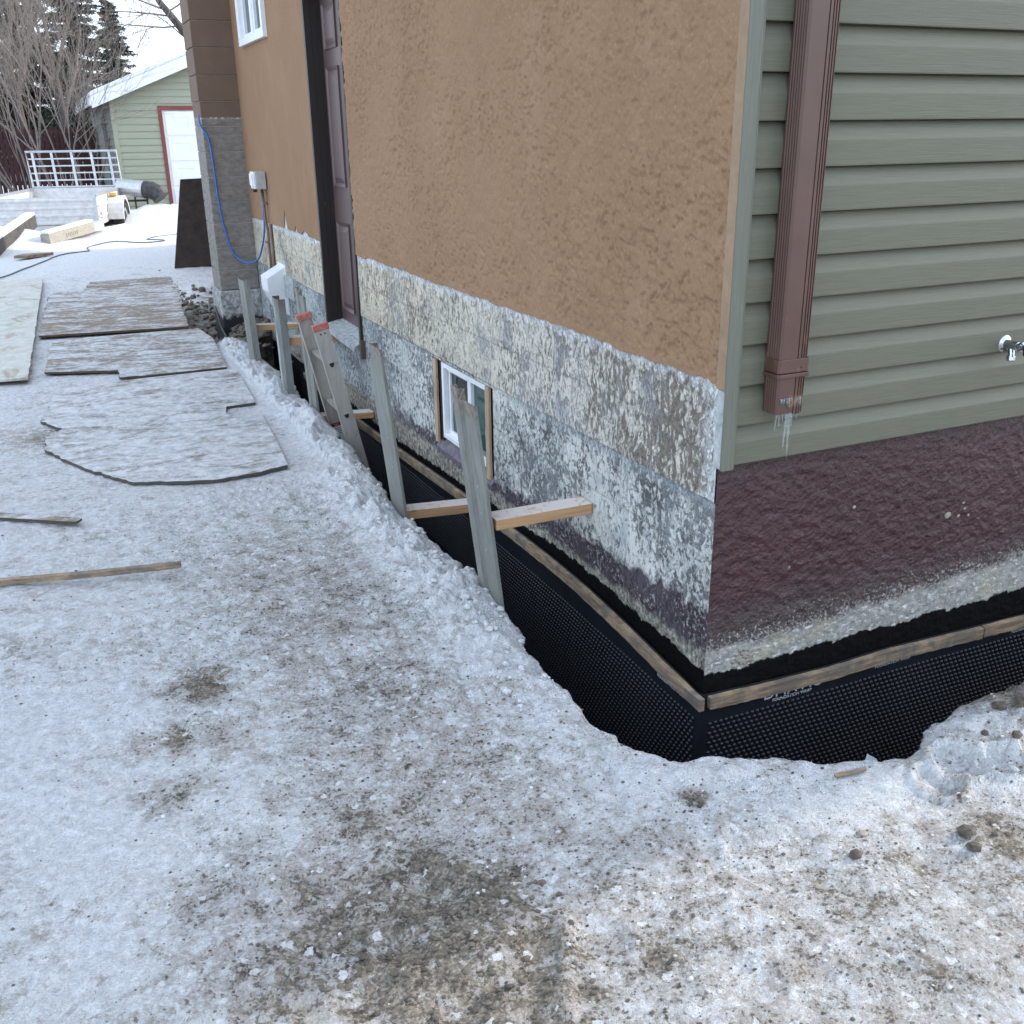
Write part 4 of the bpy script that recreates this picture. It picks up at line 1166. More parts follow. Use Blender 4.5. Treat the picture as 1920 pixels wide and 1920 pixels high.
def fixtures():
    # electric box, conduit
    b = MB(); b.box(-.095, -.02, 5.98, 6.12, 1.215, 1.345)
    e = b.build('electric_box', MAT['boxgrey'], house, bevel=.004)
    l = MB(); l.box(-.115, -.096, 5.985, 6.115, 1.22, 1.345); l.box(-.128, -.115, 6.0, 6.05, 1.235, 1.33); l.box(-.124, -.115, 6.06, 6.11, 1.245, 1.33)
    l.build('cover', MAT['vinyl'], e, bevel=.003)
    MB().box(-.122, -.09, 6.0, 6.09, 1.195, 1.213).build('hinge', MAT['black'], e)
    c = MB(); c.tube([(-.045, 6.05, 1.215), (-.040, 6.05, .98), (-.028, 6.06, .90), (-.026, 6.07, .40)], .012, 8)
    c.tube([(-.020, 5.98, .95), (-.020, 5.99, .40)], .014, 8)
    c.build('conduit', MAT['conduit'], house, smooth=True)
    for z in (1.10, .80): MB().box(-.055, -.018, 6.02, 6.09, z, z + .015).build('pipe_strap', MAT['conduit'], house)
    # white vent hood on a pipe stub
    v = MB()
    y0, y1 = 5.63, 5.88
    P = [(-.006, .655), (-.155, .575), (-.15, .47), (-.065, .292), (-.006, .29)]
    n = len(P)
    v.add([(x, y0, z) for x, z in P] + [(x, y1, z) for x, z in P], [tuple(range(n)), tuple(range(n, 2 * n))[::-1]] + [(i, i + n, (i + 1) % n + n, (i + 1) % n) for i in range(n) if i != 3])
    v.box(-.012, -.002, y0 - .012, y1 + .012, .28, .67)
    v.build('vent_hood', MAT['vinyl'], house)
    s = MB(); s.box(-.03, -.0, 5.30, 5.60, .44, .60); s.build('patch', MAT['sill'], house)
    # tap
    t = MB(); cx, cz = 1.050, .962
    t.lathe([(.026, 0), (.027, .004), (.020, .008), (.015, .012), (.0135, .013), (.0135, .062), (.010, .064), (.010, .070), (.0155, .071), (.0155, .079), (.009, .081), (.007, .105), (.004, .106)], (cx, -.027, cz), (-.12, -1, .02), 20)
    t.tube([(cx - .004, -.062, cz - .008), (cx - .006, -.068, cz - .034)], [.010, .0095], 12)
    t.lathe([(.0128, 0), (.0135, .003), (.0135, .014), (.011, .016), (.008, .016)], (cx - .006, -.067, cz - .032), (-.08, -.12, -1), 14)
    tap = t.build('garden_tap', MAT['chrome'], house, smooth=False)
    h = MB(); ctr = Vector((cx - .0145, -.136, cz + .002)); ax = Vector((-.12, -1, .02)).normalized(); e1 = ax.orthogonal().normalized(); e2 = ax.cross(e1)
    pts = []
    for k in range(25):
        a = 2 * math.pi * k / 24; r = .0225 + .002 * math.cos(6 * a)
        pts.append(ctr + (e1 * math.cos(a) + e2 * math.sin(a)) * r)
    h.tube(pts, .0052, 8, False)
    for k in range(6):
        a = 2 * math.pi * k / 6
        h.tube([ctr + (e1 * math.cos(a) + e2 * math.sin(a)) * .006, ctr + (e1 * math.cos(a) + e2 * math.sin(a)) * .021], .0034, 6)
    h.lathe([(.008, -.006), (.008, .006)], ctr, ax, 10)
    h.build('handle', MAT['black'], tap, smooth=True)
    s = MB(); s.lathe([(.004, 0), (.0045, .004), (.002, .006)], ctr + ax * .006, ax, 8); s.build('screw', MAT['chrome'], tap)
fixtures()

def downspout():
    # ribbed rectangular leader
    x0, x1, yb, yf = .114, .212, -.034, -.093
    def ring(e=0, ribs=True):
        P = []
        # left side (faces -X): ribs
        P.append((x0 - e + .006, yf - e)); 
        P.append((x0 - e, yf - e + .006))
        if ribs:
            for k in range(5):
                y = yf + .008 + k * .0095
                P += [(x0 - e, y), (x0 - e + .0025, y + .002), (x0 - e + .0025, y + .005), (x0 - e, y + .007)]
        P += [(x0 - e, yb), (x1 + e, yb), (x1 + e, yf - e + .006), (x1 + e - .006, yf - e)]
        if ribs:
            for x in (.205, .197, .189, .177):
                P += [(x, yf - e), (x - .001, yf - e + .0035), (x - .003, yf - e + .0035), (x - .0042, yf - e)]
        return P
    m = MB()
    R = ring()
    m.sweep(R, [(0, 0, .995), (0, 0, HZ)], (1, 0, 0), (0, 1, 0), True)
    ds = m.build('downspout', MAT['downspout'], house)
    m = MB(); m.sweep(ring(.004, False), [(0, 0, .976), (0, 0, 1.014)], (1, 0, 0), (0, 1, 0))
    m.sweep(ring(.0062, False), [(0, 0, .962), (0, 0, .974)], (1, 0, 0), (0, 1, 0))
    m.build('collar', MAT['downspout'], ds, bevel=.002)
    MB().lathe([(.003, 0), (.003, .002), (.001, .003)], (.188, yf - .004, .990), (0, -1, 0), 8).build('rivet', MAT['downspout'], ds)
    # lower piece, hollow, a little tapered
    m = MB(); vs = []; fs = []; n = len(R); cx = (x0 + x1) / 2; cy = (yb + yf) / 2
    for z, k in ((.966, .985), (.93, .98), (.858, .965), (.858, .92), (.93, .92)):
        for (x, y) in R: vs.append((cx + (x - cx) * k, cy + (y - cy) * k, z + (.006 * n1(x * 90 + y * 60, 33) if z < .86 else 0)))
    for i in range(4):
        for k in range(n):
            a = i * n + k; b = i * n + (k + 1) % n; fs.append((a, b, b + n, a + n))
    m.add(vs, fs); m.build('spout_end', MAT['elbow'], ds)
    for x, y, L, r in ((.128, -.080, .050, .0026), (.137, -.083, .042, .0024), (.158, -.085, .112, .0040), (.171, -.086, .135, .0045), (.164, -.085, .055, .003), (.178, -.085, .045, .0024), (.198, -.084, .024, .002), (.147, -.084, .026, .0022)):
        t = MB(); pts = []; rr = []
        for k in range(9):
            f = k / 8
            pts.append((x + .0012 * math.sin(f * 5 + x * 200), y + .0006 * math.cos(f * 9), .872 - (L + .012) * f)); rr.append(r * (1 - f) ** .7 * (1 + .25 * math.sin(f * 30 + x * 99)) + .0004)
        t.tube(pts, rr, 8); t.build('icicle', MAT['ice'], ds, smooth=True)
    m = MB()
    rng = random.Random(4)
    for k in range(26):
        x = rng.uniform(.127, .202); L = rng.uniform(.008, .03)
        m.tube([(x, yf + .0005, .905), (x + rng.uniform(-.002, .002), yf, .905 - L)], rng.uniform(.0012, .003), 5)
    m.build('ice_glaze', MAT['ice'], ds, smooth=True)
downspout()

# ---------------------------------------------------------------- shoring uprights and struts
def upright(y0, y1, xb, xt, top, label, mat='steel', style=0, w0=-1.15):
    t = thing('shoring_upright', label, 'shoring post', (xb, (y0 + y1) / 2, 0), 'shoring uprights along the trench')
    W = y1 - y0; k = (xt - xb) / top
    if style == 0:
        line = [(0, .012), (0, .0), (W * .54, .0), (W * .575, -.010), (W * .62, .014), (W * .655, .016), (W * .70, -.004), (W, -.004), (W, .02)]
    elif style == 1:
        line = [(0, .012), (0, .0), (W * .66, .0), (W * .69, .035), (W * .74, .035), (W * .76, .008), (W, .008)]
    else:
        line = [(0, .045), (.004, .0), (W * .35, -.012), (W * .65, -.012), (W - .004, .0), (W, .045)]
    th = .006
    inner = []
    for i, (u, w) in enumerate(line):
        nu = nw = 0
        for (a0, b0), (a1, b1) in ([(line[i - 1], line[i])] if i else []) + ([(line[i], line[i + 1])] if i < len(line) - 1 else []):
            l = math.hypot(a1 - a0, b1 - b0); nu -= (b1 - b0) / l; nw += (a1 - a0) / l
        l = math.hypot(nu, nw); inner.append((u + th * nu / l, w + th * nw / l))
    ring = line + inner[::-1]
    n = len(ring); zs = [w0, -.4, 0, top * .5, top]
    vs = []; fs = []
    for i, z in enumerate(zs):
        for j, (u, w) in enumerate(ring):
            zz = z
            if i == len(zs) - 1:
                if style == 0: zz += (-.02 if u < W * .58 else .012)
                if style == 1: zz += (0 if u < W * .68 else -.085)
            vs.append((xb + k * zz + w, y0 + u, zz))
    for i in range(len(zs) - 1):
        for j in range(n):
            a = i * n + j; b = i * n + (j + 1) % n; fs.append((a, b, b + n, a + n))
    m = len(line)
    for s in (0, (len(zs) - 1) * n):
        for j in range(m - 1):
            fs.append((s + j, s + j + 1, s + n - 2 - j, s + n - 1 - j))
    b = MB(); b.add(vs, fs)
    b.build('channel', MAT[mat], t)
    # bolt holes / rivets
    for z in (.46, .36, .22):
        r = MB(); r.lathe([(.003, 0), (.003, .002), (.001, .003)], (xb + k * z - .0005, y0 + W * .34, z), (-1, 0, 0), 8)
        r.build('rivet', MAT['boxgrey'], t)
    return t
upright(.712, .900, -.374, -.464, .785, 'nearest grey-green steel shoring upright, standing in front of the basement window', style=0)
upright(1.735, 1.965, -.388, -.462, .765, 'steel shoring upright with a rusty top, just left of the basement window', style=1)
upright(3.46, 3.64, -.345, -.375, .765, 'steel shoring upright half hidden behind the ladder', style=0)
upright(4.12, 4.30, -.378, -.388, .640, 'steel shoring upright with a white scuffed stripe under the vent hood', 'steel_scuffed', style=2)
upright(5.26, 5.50, -.372, -.396, .620, 'farthest narrow steel shoring upright in front of the block chimney', style=2)

def strut(p, q, w, h, label):
    t = thing('wood_strut', label, 'wooden brace', ((p[0] + q[0]) / 2, (p[1] + q[1]) / 2, (p[2] + q[2]) / 2), 'timber braces across the trench')
    m = MB(); m.bar(p, q, w, h)
    o = m.build('board', MAT['lumber'], t, bevel=.003)
    return t
strut((-.385, .765, .327), (-.004, .765, .327), .088, .040, 'frosted orange lumber brace between the nearest upright and the wall')
strut((-.372, 1.83, -.008), (-.02, 1.83, -.03), .088, .044, 'lumber brace low in the trench, running behind the nearest upright')
strut((-.345, 3.50, .022), (-.004, 3.50, .006), .088, .038, 'pale lumber brace running from behind the ladder to the wall')
strut((-.365, 4.2, .362), (-.004, 4.2, .36), .088, .050, 'short snow-topped lumber brace directly left of the ladder')
strut((-.36, 5.4, .258), (-.004, 5.4, .24), .088, .042, 'farthest lumber brace in front of the chimney foot')

# ---------------------------------------------------------------- ladder standing in the trench
def ladder():
    t = thing('ladder', 'aluminium ladder with red end caps standing in the trench', 'ladder', (-.26, 3.2, 0))
    top = Vector((-.401, 0, .655)); d = Vector((.21, 0, -1)).normalized()
    L = 1.86; nrm = Vector((d.z, 0, -d.x))             # across the rail web
    w = .080
    for y, s in ((3.385, 1), (2.985, -1)):
        m = MB(); f = .030
        # channel: web faces outwards along y, flanges turned inwards
        ring = [(-w / 2, 0), (w / 2, 0), (w / 2, f * 1), (w / 2 - .004, f), (w / 2 - .004, .004), (-w / 2 + .004, .004), (-w / 2 + .004, f), (-w / 2, f)]
        if s > 0: yy = lambda v: y - v + .0
        else: yy = lambda v: y + v
        vs = []; fs = []
        for q in (0, L):
            for a, b in ring:
                p = top + d * q + nrm * a
                vs.append((p.x, yy(b), p.z))
        n = len(ring)
        fs = [(k, (k + 1) % n, (k + 1) % n + n, k + n) for k in range(n)] + [(0, 1, 4, 5), (1, 2, 3, 4), (5, 6, 7, 0)] 
        m.add(vs, fs)
        r = m.build('rail', MAT['alu'], t)
        c = MB()
        vs = []
        for q in (-.014, .022):
            for a, b in ((-w / 2 - .004, -.004), (w / 2 + .004, -.004), (w / 2 + .004, f + .002), (-w / 2 - .004, f + .002)):
                p = top + d * q + nrm * a
                vs.append((p.x, yy(b), p.z))
        c.add(vs, [(0, 1, 2, 3), (4, 5, 6, 7), (0, 1, 5, 4), (1, 2, 6, 5), (2, 3, 7, 6), (3, 0, 4, 7)])
        c.build('end_cap', MAT['redcap'], r, bevel=.004)
        for a in (-.012, .012):
            p = top + d * .04 + nrm * a
            MB().lathe([(.005, 0), (.005, .0015)], (p.x, yy(-.0006), p.z), (0, -1, 0), 8).build('rivet_hole', MAT['black'], r)
        if s > 0:
            p0 = top + d * .72
            for (q0, q1, a0, a1, mt, nm, lift) in ((.66, .80, -.030, .026, 'sticker', 'warning_sticker', .0008), (.66, .682, -.030, .026, 'black', 'sticker_header', .0014), (.664, .678, -.018, .014, 'redprint', 'sticker_symbol', .002), (.745, .785, -.004, .014, 'black', 'sticker_symbol', .0014), (.692, .696, -.022, .018, 'black', 'sticker_line', .0014), (.703, .707, -.022, .012, 'black', 'sticker_line', .0014), (.714, .718, -.022, .016, 'black', 'sticker_line', .0014), (.725, .729, -.022, .010, 'black', 'sticker_line', .0014)):
                v4 = []
                for q, a in ((q0, a0), (q1, a0), (q1, a1), (q0, a1)):
                    p = top + d * q + nrm * a; v4.append((p.x, y - lift if False else yy(-lift) if s < 0 else y + lift, p.z))
                k = MB()
                # printed on the side facing the near rail
                v4 = [(p[0], y - .0045 - lift, p[2]) for p in v4]
                k.add(v4, [(0, 1, 2, 3)]); k.build(nm, MAT[mt], r, fix=False)
    for k in range(6):
        q = .215 + k * .298
        if q > L - .05: break
        c = top + d * q
        prof = [(-.017, .014), (.017, .014), (.015, -.004), (.006, -.016), (-.006, -.016), (-.015, -.004)]
        m = MB(); vs = []
        for y in (2.9835, 3.384):
            for a, b in prof:
                p = c + nrm * a - d * b; vs.append((p.x, y, p.z))
        n = 6
        m.add(vs, [(i, (i + 1) % n, (i + 1) % n + n, i + n) for i in range(n)])
        rg = m.build('rung', MAT['alu'], t)
        e = MB(); vs = []
        for y, sc in ((2.9825, .78),):
            for a, b in prof:
                p = c + nrm * a * sc - d * b * sc; vs.append((p.x, y, p.z))
        e.add(vs, [tuple(range(6))]); e.build('rung_hole', MAT['black'], rg, fix=False)
        e = MB(); vs = []
        for y, sc in ((2.981, 1.22), (2.981, .84), (2.985, 1.22)):
            for a, b in prof:
                p = c + nrm * a * sc - d * b * sc; vs.append((p.x, y, p.z))
        e.add(vs, [(i, (i + 1) % 6, (i + 1) % 6 + 6, i + 6) for i in range(6)] + [(i, (i + 1) % 6, (i + 1) % 6 + 12, i + 12) for i in range(6)]); e.build('rung_collar', MAT['alu'], rg)
ladder()

# ---------------------------------------------------------------- boards lying on the snow
def rag(poly, amp, seed, step=.03, sides=None):
    out = []
    n = len(poly); k = 0
    for i in range(n):
        a = Vector((*poly[i], 0)); b = Vector((*poly[(i + 1) % n], 0)); L = (b - a).length
        m = max(1, int(L / step)); nr = Vector((-(b - a).y, (b - a).x, 0)).normalized()
        am = amp if sides is None or i in sides else amp * .12
        for j in range(m):
            k += 1
            p = a + (b - a) * j / m + nr * (am * n1(k * .8, seed, 3) if j else 0)
            out.append((p.x, p.y))
    return out
def board(name, label, poly, z, th, mat, amp, seed, sides=None, tilt=None, group='boards laid on the snow path', cat='plywood sheet'):
    q = rag(poly, amp, seed, sides=sides)
    m = MB(); m.prism(q, z, z + th)
    if tilt: m.v = [(x, y, zz + tilt(x, y)) for x, y, zz in m.v]
    cx = sum(p[0] for p in q) / len(q); cy = sum(p[1] for p in q) / len(q)
    m.v = [(x - cx, y - cy, zz - z) for x, y, zz in m.v]
    # fan the top from real ngons
    o = m.build(name, MAT[mat], fix=True)
    o.location = (cx, cy, z)
    return tag(o, label, cat, group)
board('plywood_sheet', 'largest snow-covered plywood sheet, nearest the camera, with a ragged edge and a notch', [(-1.84, 3.54), (-1.66, 3.10), (-1.45, 2.75), (-1.09, 2.61), (-.85, 2.63), (-.705, 2.68), (-.662, 3.15), (-.625, 3.78), (-.70, 3.72), (-.80, 3.74), (-.815, 3.90), (-.79, 4.03), (-.605, 4.05), (-.55, 4.9), (-.55, 5.12), (-1.30, 5.10), (-1.76, 5.05), (-1.80, 4.6), (-1.86, 4.2), (-1.74, 3.95), (-1.83, 3.80)], .002, .017, 'ply_snowy', .018, 3, sides={0, 1, 2, 3, 4, 7, 8, 9, 17, 18, 19, 20})
board('plywood_sheet', 'second plywood sheet from the camera, mostly snow with a bare brown right corner', [(-1.82, 5.6), (-1.33, 5.42), (-1.34, 5.17), (-1.1, 5.14), (-.60, 5.155), (-.515, 6.35), (-.56, 6.88), (-1.74, 6.9)], .012, .016, 'ply_half', .014, 8, sides={0, 1, 2})
board('plywood_sheet', 'bare brown weathered plywood sheet in the middle of the path', [(-1.845, 7.1), (-.63, 6.95), (-.52, 8.4), (-1.2, 8.52), (-1.79, 8.35)], .022, .018, 'ply_bare', .01, 12)
board('plywood_sheet', 'bluish snowed plywood sheet tucked under the far end of the bare brown one', [(-1.80, 8.35), (-1.15, 8.45), (-.5, 8.35), (-.38, 9.95), (-1.6, 9.9), (-1.72, 9.75)], .014, .016, 'ply_half', .02, 15)
board('plywood_sheet', 'farthest narrow brown plywood strip on the path', [(-1.38, 9.93), (-.40, 10.0), (-.37, 10.7), (-1.25, 10.65)], .006, .016, 'ply_bare', .03, 18)
board('plywood_sheet', 'pale grey clean plywood sheet cut off by the left edge of the photo', [(-3.3, 5.6), (-1.925, 5.38), (-1.77, 11.05), (-3.2, 11.3)], .012, .016, 'ply_clean', .01, 22, tilt=lambda x, y: .02 * max(0, (x + 3.3)) * .6)

def slat(name, label, p, q, w, h, mat, bend=0):
    t = MB(); p = Vector(p); q = Vector(q); n = 14; vs = []; fs = []
    d = (q - p).normalized(); s = d.cross(Vector((0, 0, 1))).normalized()
    for i in range(n + 1):
        f = i / n; c = p.lerp(q, f) + Vector((0, 0, bend * (2 * f - 1) ** 2)) + s * .006 * n1(f * 4, int(w * 1000))
        ww = w * (1 + .12 * n1(f * 9, 5)) * (1 if f < .97 else .7)
        for a, b in ((-ww / 2, 0), (ww / 2, 0), (ww / 2, h), (-ww / 2, h)): vs.append(c + s * a + Vector((0, 0, b)))
    for i in range(n):
        for k in range(4):
            a = i * 4 + k; b = i * 4 + (k + 1) % 4; fs.append((a, b, b + 4, a + 4))
    fs += [(0, 1, 2, 3), (n * 4, n * 4 + 3, n * 4 + 2, n * 4 + 1)]
    t.add(vs, fs)
    return tag(t.build(name, mat), label, 'wood strip')
slat('wood_strip', 'dirty flat lath with snow on it lying at the left edge, the farther of two', (-2.5, 2.86, .012), (-1.715, 2.30, .015), .055, .010, MAT['ply_bare'])
slat('wood_strip', 'long thin lath with a pale cut edge, the nearer of two at left', (-2.5, 1.86, .006), (-1.375, 1.535, .030), .024, .022, MAT['lath'], .008)
slat('wood_shard', 'short weathered wood splinter frozen into the snow at the trench corner', (.01, -.575, .012), (.10, -.592, .016), .012, .006, MAT['lath'])
m = MB(); m.xf = lambda p: (p[0] * .8 + .03, p[1] - .075, p[2] * .8 - .005); m.add([(.115, -.49, -.02), (.17, -.50, -.02), (.16, -.497, .03), (.125, -.489, .055), (.115, -.487, -.02), (.17, -.497, -.02), (.16, -.494, .03), (.125, -.486, .055)], [(0, 1, 2, 3), (7, 6, 5, 4), (0, 1, 5, 4), (1, 2, 6, 5), (2, 3, 7, 6), (3, 0, 4, 7)])
tag(m.build('plastic_shard', MAT['clear']), 'small clear plastic shard sticking out of the snow at the trench edge', 'plastic piece')
rng = random.Random(21)
for x, y, r, lb in ((.627, -.554, .022, 'left one of two big dark frozen clods on the snowbank at the right edge'), (.673, -.583, .024, 'right one of two big dark frozen clods on the snowbank, cut by the photo edge'), (.511, -.612, .012, 'small dark frozen clod below and left of the two big ones'), (.532, -.689, .014, 'dark frozen clod lowest on the right snowbank')):
    m = MB(); m.rock((0, 0, 0), r, (1.2, 1, .8), rng)
    o = m.build('frozen_clod', MAT['soil']); o.location = (x, y, gz(x, y) + r * .35)
    tag(o, lb, 'clod', 'earth clods on the right snowbank')
for x, y, r, lb in ((-.144, -.824, .015, 'oval dark brown pebble alone in the snow in front of the trench corner'), (.154, -.875, .022, 'large dark grey stone near the right edge of the photo'), (.126, -.921, .017, 'brown stone lying next to the large dark grey one'), (-.07, -.765, .012, 'small tan pebble in the snow nearest the trench corner')):
    m = MB(); m.rock((0, 0, 0), r, (1.3, 1, .7), rng)
    o = m.build('stone', MAT['soil'] if 'tan' not in lb else MAT['pebble'], smooth='oval' in lb); o.location = (x, y, gz(x, y) + r * .3)
    tag(o, lb, 'stone')

# ---------------------------------------------------------------- things by the chimney
m = MB()
m.add([(.03, 11.72, 1.10), (.40, 11.72, 1.11), (.62, 11.58, -.05), (-.205, 11.58, -.03), (.03, 11.75, 1.10), (.40, 11.75, 1.11), (.62, 11.61, -.05), (-.205, 11.61, -.03)],
      [(0, 1, 2, 3), (7, 6, 5, 4), (0, 1, 5, 4), (1, 2, 6, 5), (2, 3, 7, 6), (3, 0, 4, 7)])
tag(m.build('metal_plate', MAT['plate']), 'dark rusty tapering metal plate leaning beside the chimney', 'metal plate')
pts = [(-.36, 6.775, 1.77), (-.355, 6.77, 1.70), (-.30, 6.775, 1.58), (-.285, 6.775, 1.34), (-.277, 6.77, 1.08), (-.245, 6.77, .82), (-.205, 6.765, .67), (-.16, 6.74, .61), (-.11, 6.65, .59), (-.06, 6.45, .63), (-.05, 6.25, .75), (-.05, 6.10, .88), (-.05, 6.055, 1.0), (-.05, 6.05, 1.2)]
def catm(P, n=6):
    P = [Vector(p) for p in P]; out = []
    for i in range(len(P) - 1):
        a = P[max(i - 1, 0)]; b = P[i]; c = P[i + 1]; d = P[min(i + 2, len(P) - 1)]
        for k in range(n):
            t = k / n
            out.append(.5 * ((2 * b) + (c - a) * t + (2 * a - 5 * b + 4 * c - d) * t * t + (3 * b - a - 3 * c + d) * t ** 3))
    return out + [P[-1]]
tag(MB().tube(catm(pts), .0075, 6).build('blue_cord', MAT['bluecord'], smooth=True), 'bright blue extension cord hanging in a loop on the chimney', 'cord')
yc = [(-2.6, 11.2), (-2.257, 11.7), (-1.895, 12.87), (-1.58, 13.74), (-1.25, 14.3), (-1.10, 14.5), (-1.10, 14.9), (-1.04, 15.32), (-.65, 15.75), (-.38, 15.6), (.05, 15.55), (.13, 15.75), (.0, 16.0), (-.11, 16.14), (.1, 16.5), (.43, 16.7), (.9, 17.2)]
tag(MB().tube([(p.x, p.y, gz(p.x, p.y) + .008) for p in catm([(a, b, 0) for a, b in yc])], .008, 6).build('dark_cord', MAT['darkcord'], smooth=True), 'thin dark cord winding over the snow of the back yard', 'cord')
tag(MB().tube(catm([(-.30, 7.9, .12), (-.37, 7.4, .10), (-.38, 7.0, .18), (-.37, 6.75, .02), (-.34, 6.5, -.08), (-.30, 6.3, -.2)]), .011, 6).build('black_hose', MAT['black'], smooth=True), 'black hose running over the dug soil at the chimney foot', 'hose')

# ---------------------------------------------------------------- trailer in the yard
TA = rad(-12.9); TC, TS = math.cos(TA), math.sin(TA); TO = (-.76, 17.6)
def txf(p): return (TO[0] + TC * p[0] - TS * p[1], TO[1] + TS * p[0] + TC * p[1], p[2] + .04)
def trailer():
    W = 1.72; Lb = 3.0; zt = .60; zb = .13
    t = thing('utility_trailer', 'pale metal utility trailer with an upright mesh gate, half sunk in snow', 'trailer', (TO[0], TO[1], 0))
    # tailgate with pressed ribs
    prof = []
    n = 22
    for i in range(n + 1):
        z = zb + (zt - zb) * i / n
        ph = (i % 6)
        prof.append((-.014 if ph in (1, 2) else 0, z))
    ring = prof + [(.03, zt), (.03, zb)]
    m = MB(txf); m.sweep([(u, w) for u, w in ring], [(-W, 0, 0), (0, 0, 0)], (0, 1, 0), (0, 0, 1)); tg = m.build('tailgate', MAT['trailer'], t)
    m = MB(txf)
    for k in range(9): m.lathe([(.008, 0), (.008, .006)], (-W + .2 + k * .17 + .03 * (k % 2), -.004, zt - .06 - .3 * (k % 3 == 1)), (0, -1, 0), 6)
    m.build('rivets', MAT['darkmetal'], tg)
    m = MB(txf); m.box(-.045, .012, -.02, .035, .02, zt + .015); m.build('corner_post', MAT['galv'], t)
    # sides
    for x in (0, -W):
        m = MB(txf); m.box(x - .012, x + .012, .03, Lb, zb - .02, zt); sd = m.build('side_panel', MAT['trailer'], t)
        for z in (.24, .42):
            m = MB(txf); m.box(x + (.012 if x == 0 else -.03), x + (.03 if x == 0 else -.012), .06, Lb, z, z + .035); m.build('rib', MAT['trailer'], sd)
        m = MB(txf); m.box(x - .03, x + .03, .02, Lb, zt, zt + .045); m.build('top_rail', MAT['galv'], sd, bevel=.006)
    m = MB(txf); m.box(-W + .02, -.02, .04, Lb, .18, .22); m.build('floor', MAT['timber'], t)
    m = MB(txf); m.box(-W, 0, Lb, Lb + .03, zb, zt + .03); m.build('front_panel', MAT['trailer'], t)
    m = MB(txf); m.box(-W, 0, .0, .04, .02, zb - .01); m.build('bumper', MAT['trailer'], t)
    # mesh gate at the front
    gt = thing('x', '', '') if False else None
    z0, z1 = zt + .05, 1.33; y = Lb + .05
    def P(x, z): return (x, y + .10 * (z - z0) * .6, z)
    m = MB(txf); m.tube([P(-W + .02, z0), P(-W - .03, z1), P(-.02, z1), P(0.02, z0), P(-W + .02, z0)], .024, 6); g = m.build('gate', MAT['galv'], t)
    for k in range(1, 5):
        z = z0 + (z1 - z0) * k / 5
        m = MB(txf); m.bar(P(-W, z), P(0, z), .02, .026); m.build('gate_bar', MAT['galv'], g)
    for f in (.07, .28, .5, .72, .92):
        m = MB(txf); m.bar(P(-W + W * f, z0), P(-W - .03 + W * f, z1), .045, .03, (0, 1, 0)); m.build('gate_post', MAT['galv'], g)
    # fender, wheel
    wy, wz, wr = 1.3, .12, .34
    m = MB(txf); vs = []; fs = []; N = 12
    for i in range(N + 1):
        a = math.pi * (.02 + .96 * i / N)
        for xx, rr in ((.02, wr + .09), (.30, wr + .09), (.30, wr + .03)): vs.append((xx, wy - math.cos(a) * rr, wz + math.sin(a) * rr))
    for i in range(N):
        for k in range(2): a = i * 3 + k; fs.append((a, a + 1, a + 4, a + 3))
    m.add(vs, fs); fe = m.build('fender', MAT['trailer'], t, smooth=False)
    m = MB(txf); m.box(.04, .16, wy - .12, wy - .02, wz + wr + .09, wz + wr + .14); m.build('marker_light', MAT['amber'], fe)
    m = MB(txf); m.lathe([(.10, -.10), (wr - .02, -.10), (wr, -.06), (wr, .06), (wr - .02, .10), (.10, .10)], (.17, wy, wz), (1, 0, 0), 22); wh = m.build('wheel', MAT['tire'], t, smooth=False)
    m = MB(txf); m.lathe([(.21, .02), (.21, .105), (.16, .10), (.13, .06), (.05, .07), (.045, .10), (.001, .10)], (.17, wy, wz), (1, 0, 0), 18); m.build('rim', MAT['galv'], wh)
    m = MB(txf); m.box(.012, .03, .22, .30, .22, .32); m.build('side_light', MAT['orange'], t)
    m = MB(txf); vs = []
    nx = 14
    for i in range(nx + 1):
        for j in range(nx + 1):
            x = -W + .05 + (W - .1) * i / nx; yy = .3 + (Lb - .35) * j / nx
            vs.append((x, yy, .24 + .14 * max(0, float(fbm(np.array([x * 1.6]), np.array([yy * 1.6]), 5, 3)[0]) + .35) * (j / nx)))
    m.add(vs, [(i * (nx + 1) + j, i * (nx + 1) + j + 1, (i + 1) * (nx + 1) + j + 1, (i + 1) * (nx + 1) + j) for i in range(nx) for j in range(nx)])
    tag(m.build('snow_load', MAT['snow'], smooth=True), 'drifted snow lying on the bed of the utility trailer', 'snow')
trailer()

# flue pipe with an elbow beside the trailer
t = thing('stove_pipe', 'fat galvanized pipe with a dark elbow lying beside the trailer', 'pipe', (.3, 20.0, 0))
a0 = Vector((-.15, 20.2, .68)); a1 = Vector((.30, 19.9, .63))
MB().tube([a0, a1], .17, 18).build('pipe', MAT['galv'], t, smooth=False)
el = [a1, a1 + Vector((.12, -.07, -.01)), a1 + Vector((.22, -.13, -.07)), a1 + Vector((.28, -.17, -.16))]
MB().tube(el, .172, 18).build('elbow', MAT['darkmetal'], t, smooth=False)
m = MB(); m.tube([(.1, 20.0, .5), (.1, 20.0, .15)], .02, 6); m.tube([(.32, 19.9, .46), (.32, 19.9, .15)], .02, 6); m.tube([(-.1, 20.0, .42), (.34, 19.9, .42)], .02, 6); m.build('stand', MAT['black'], t)

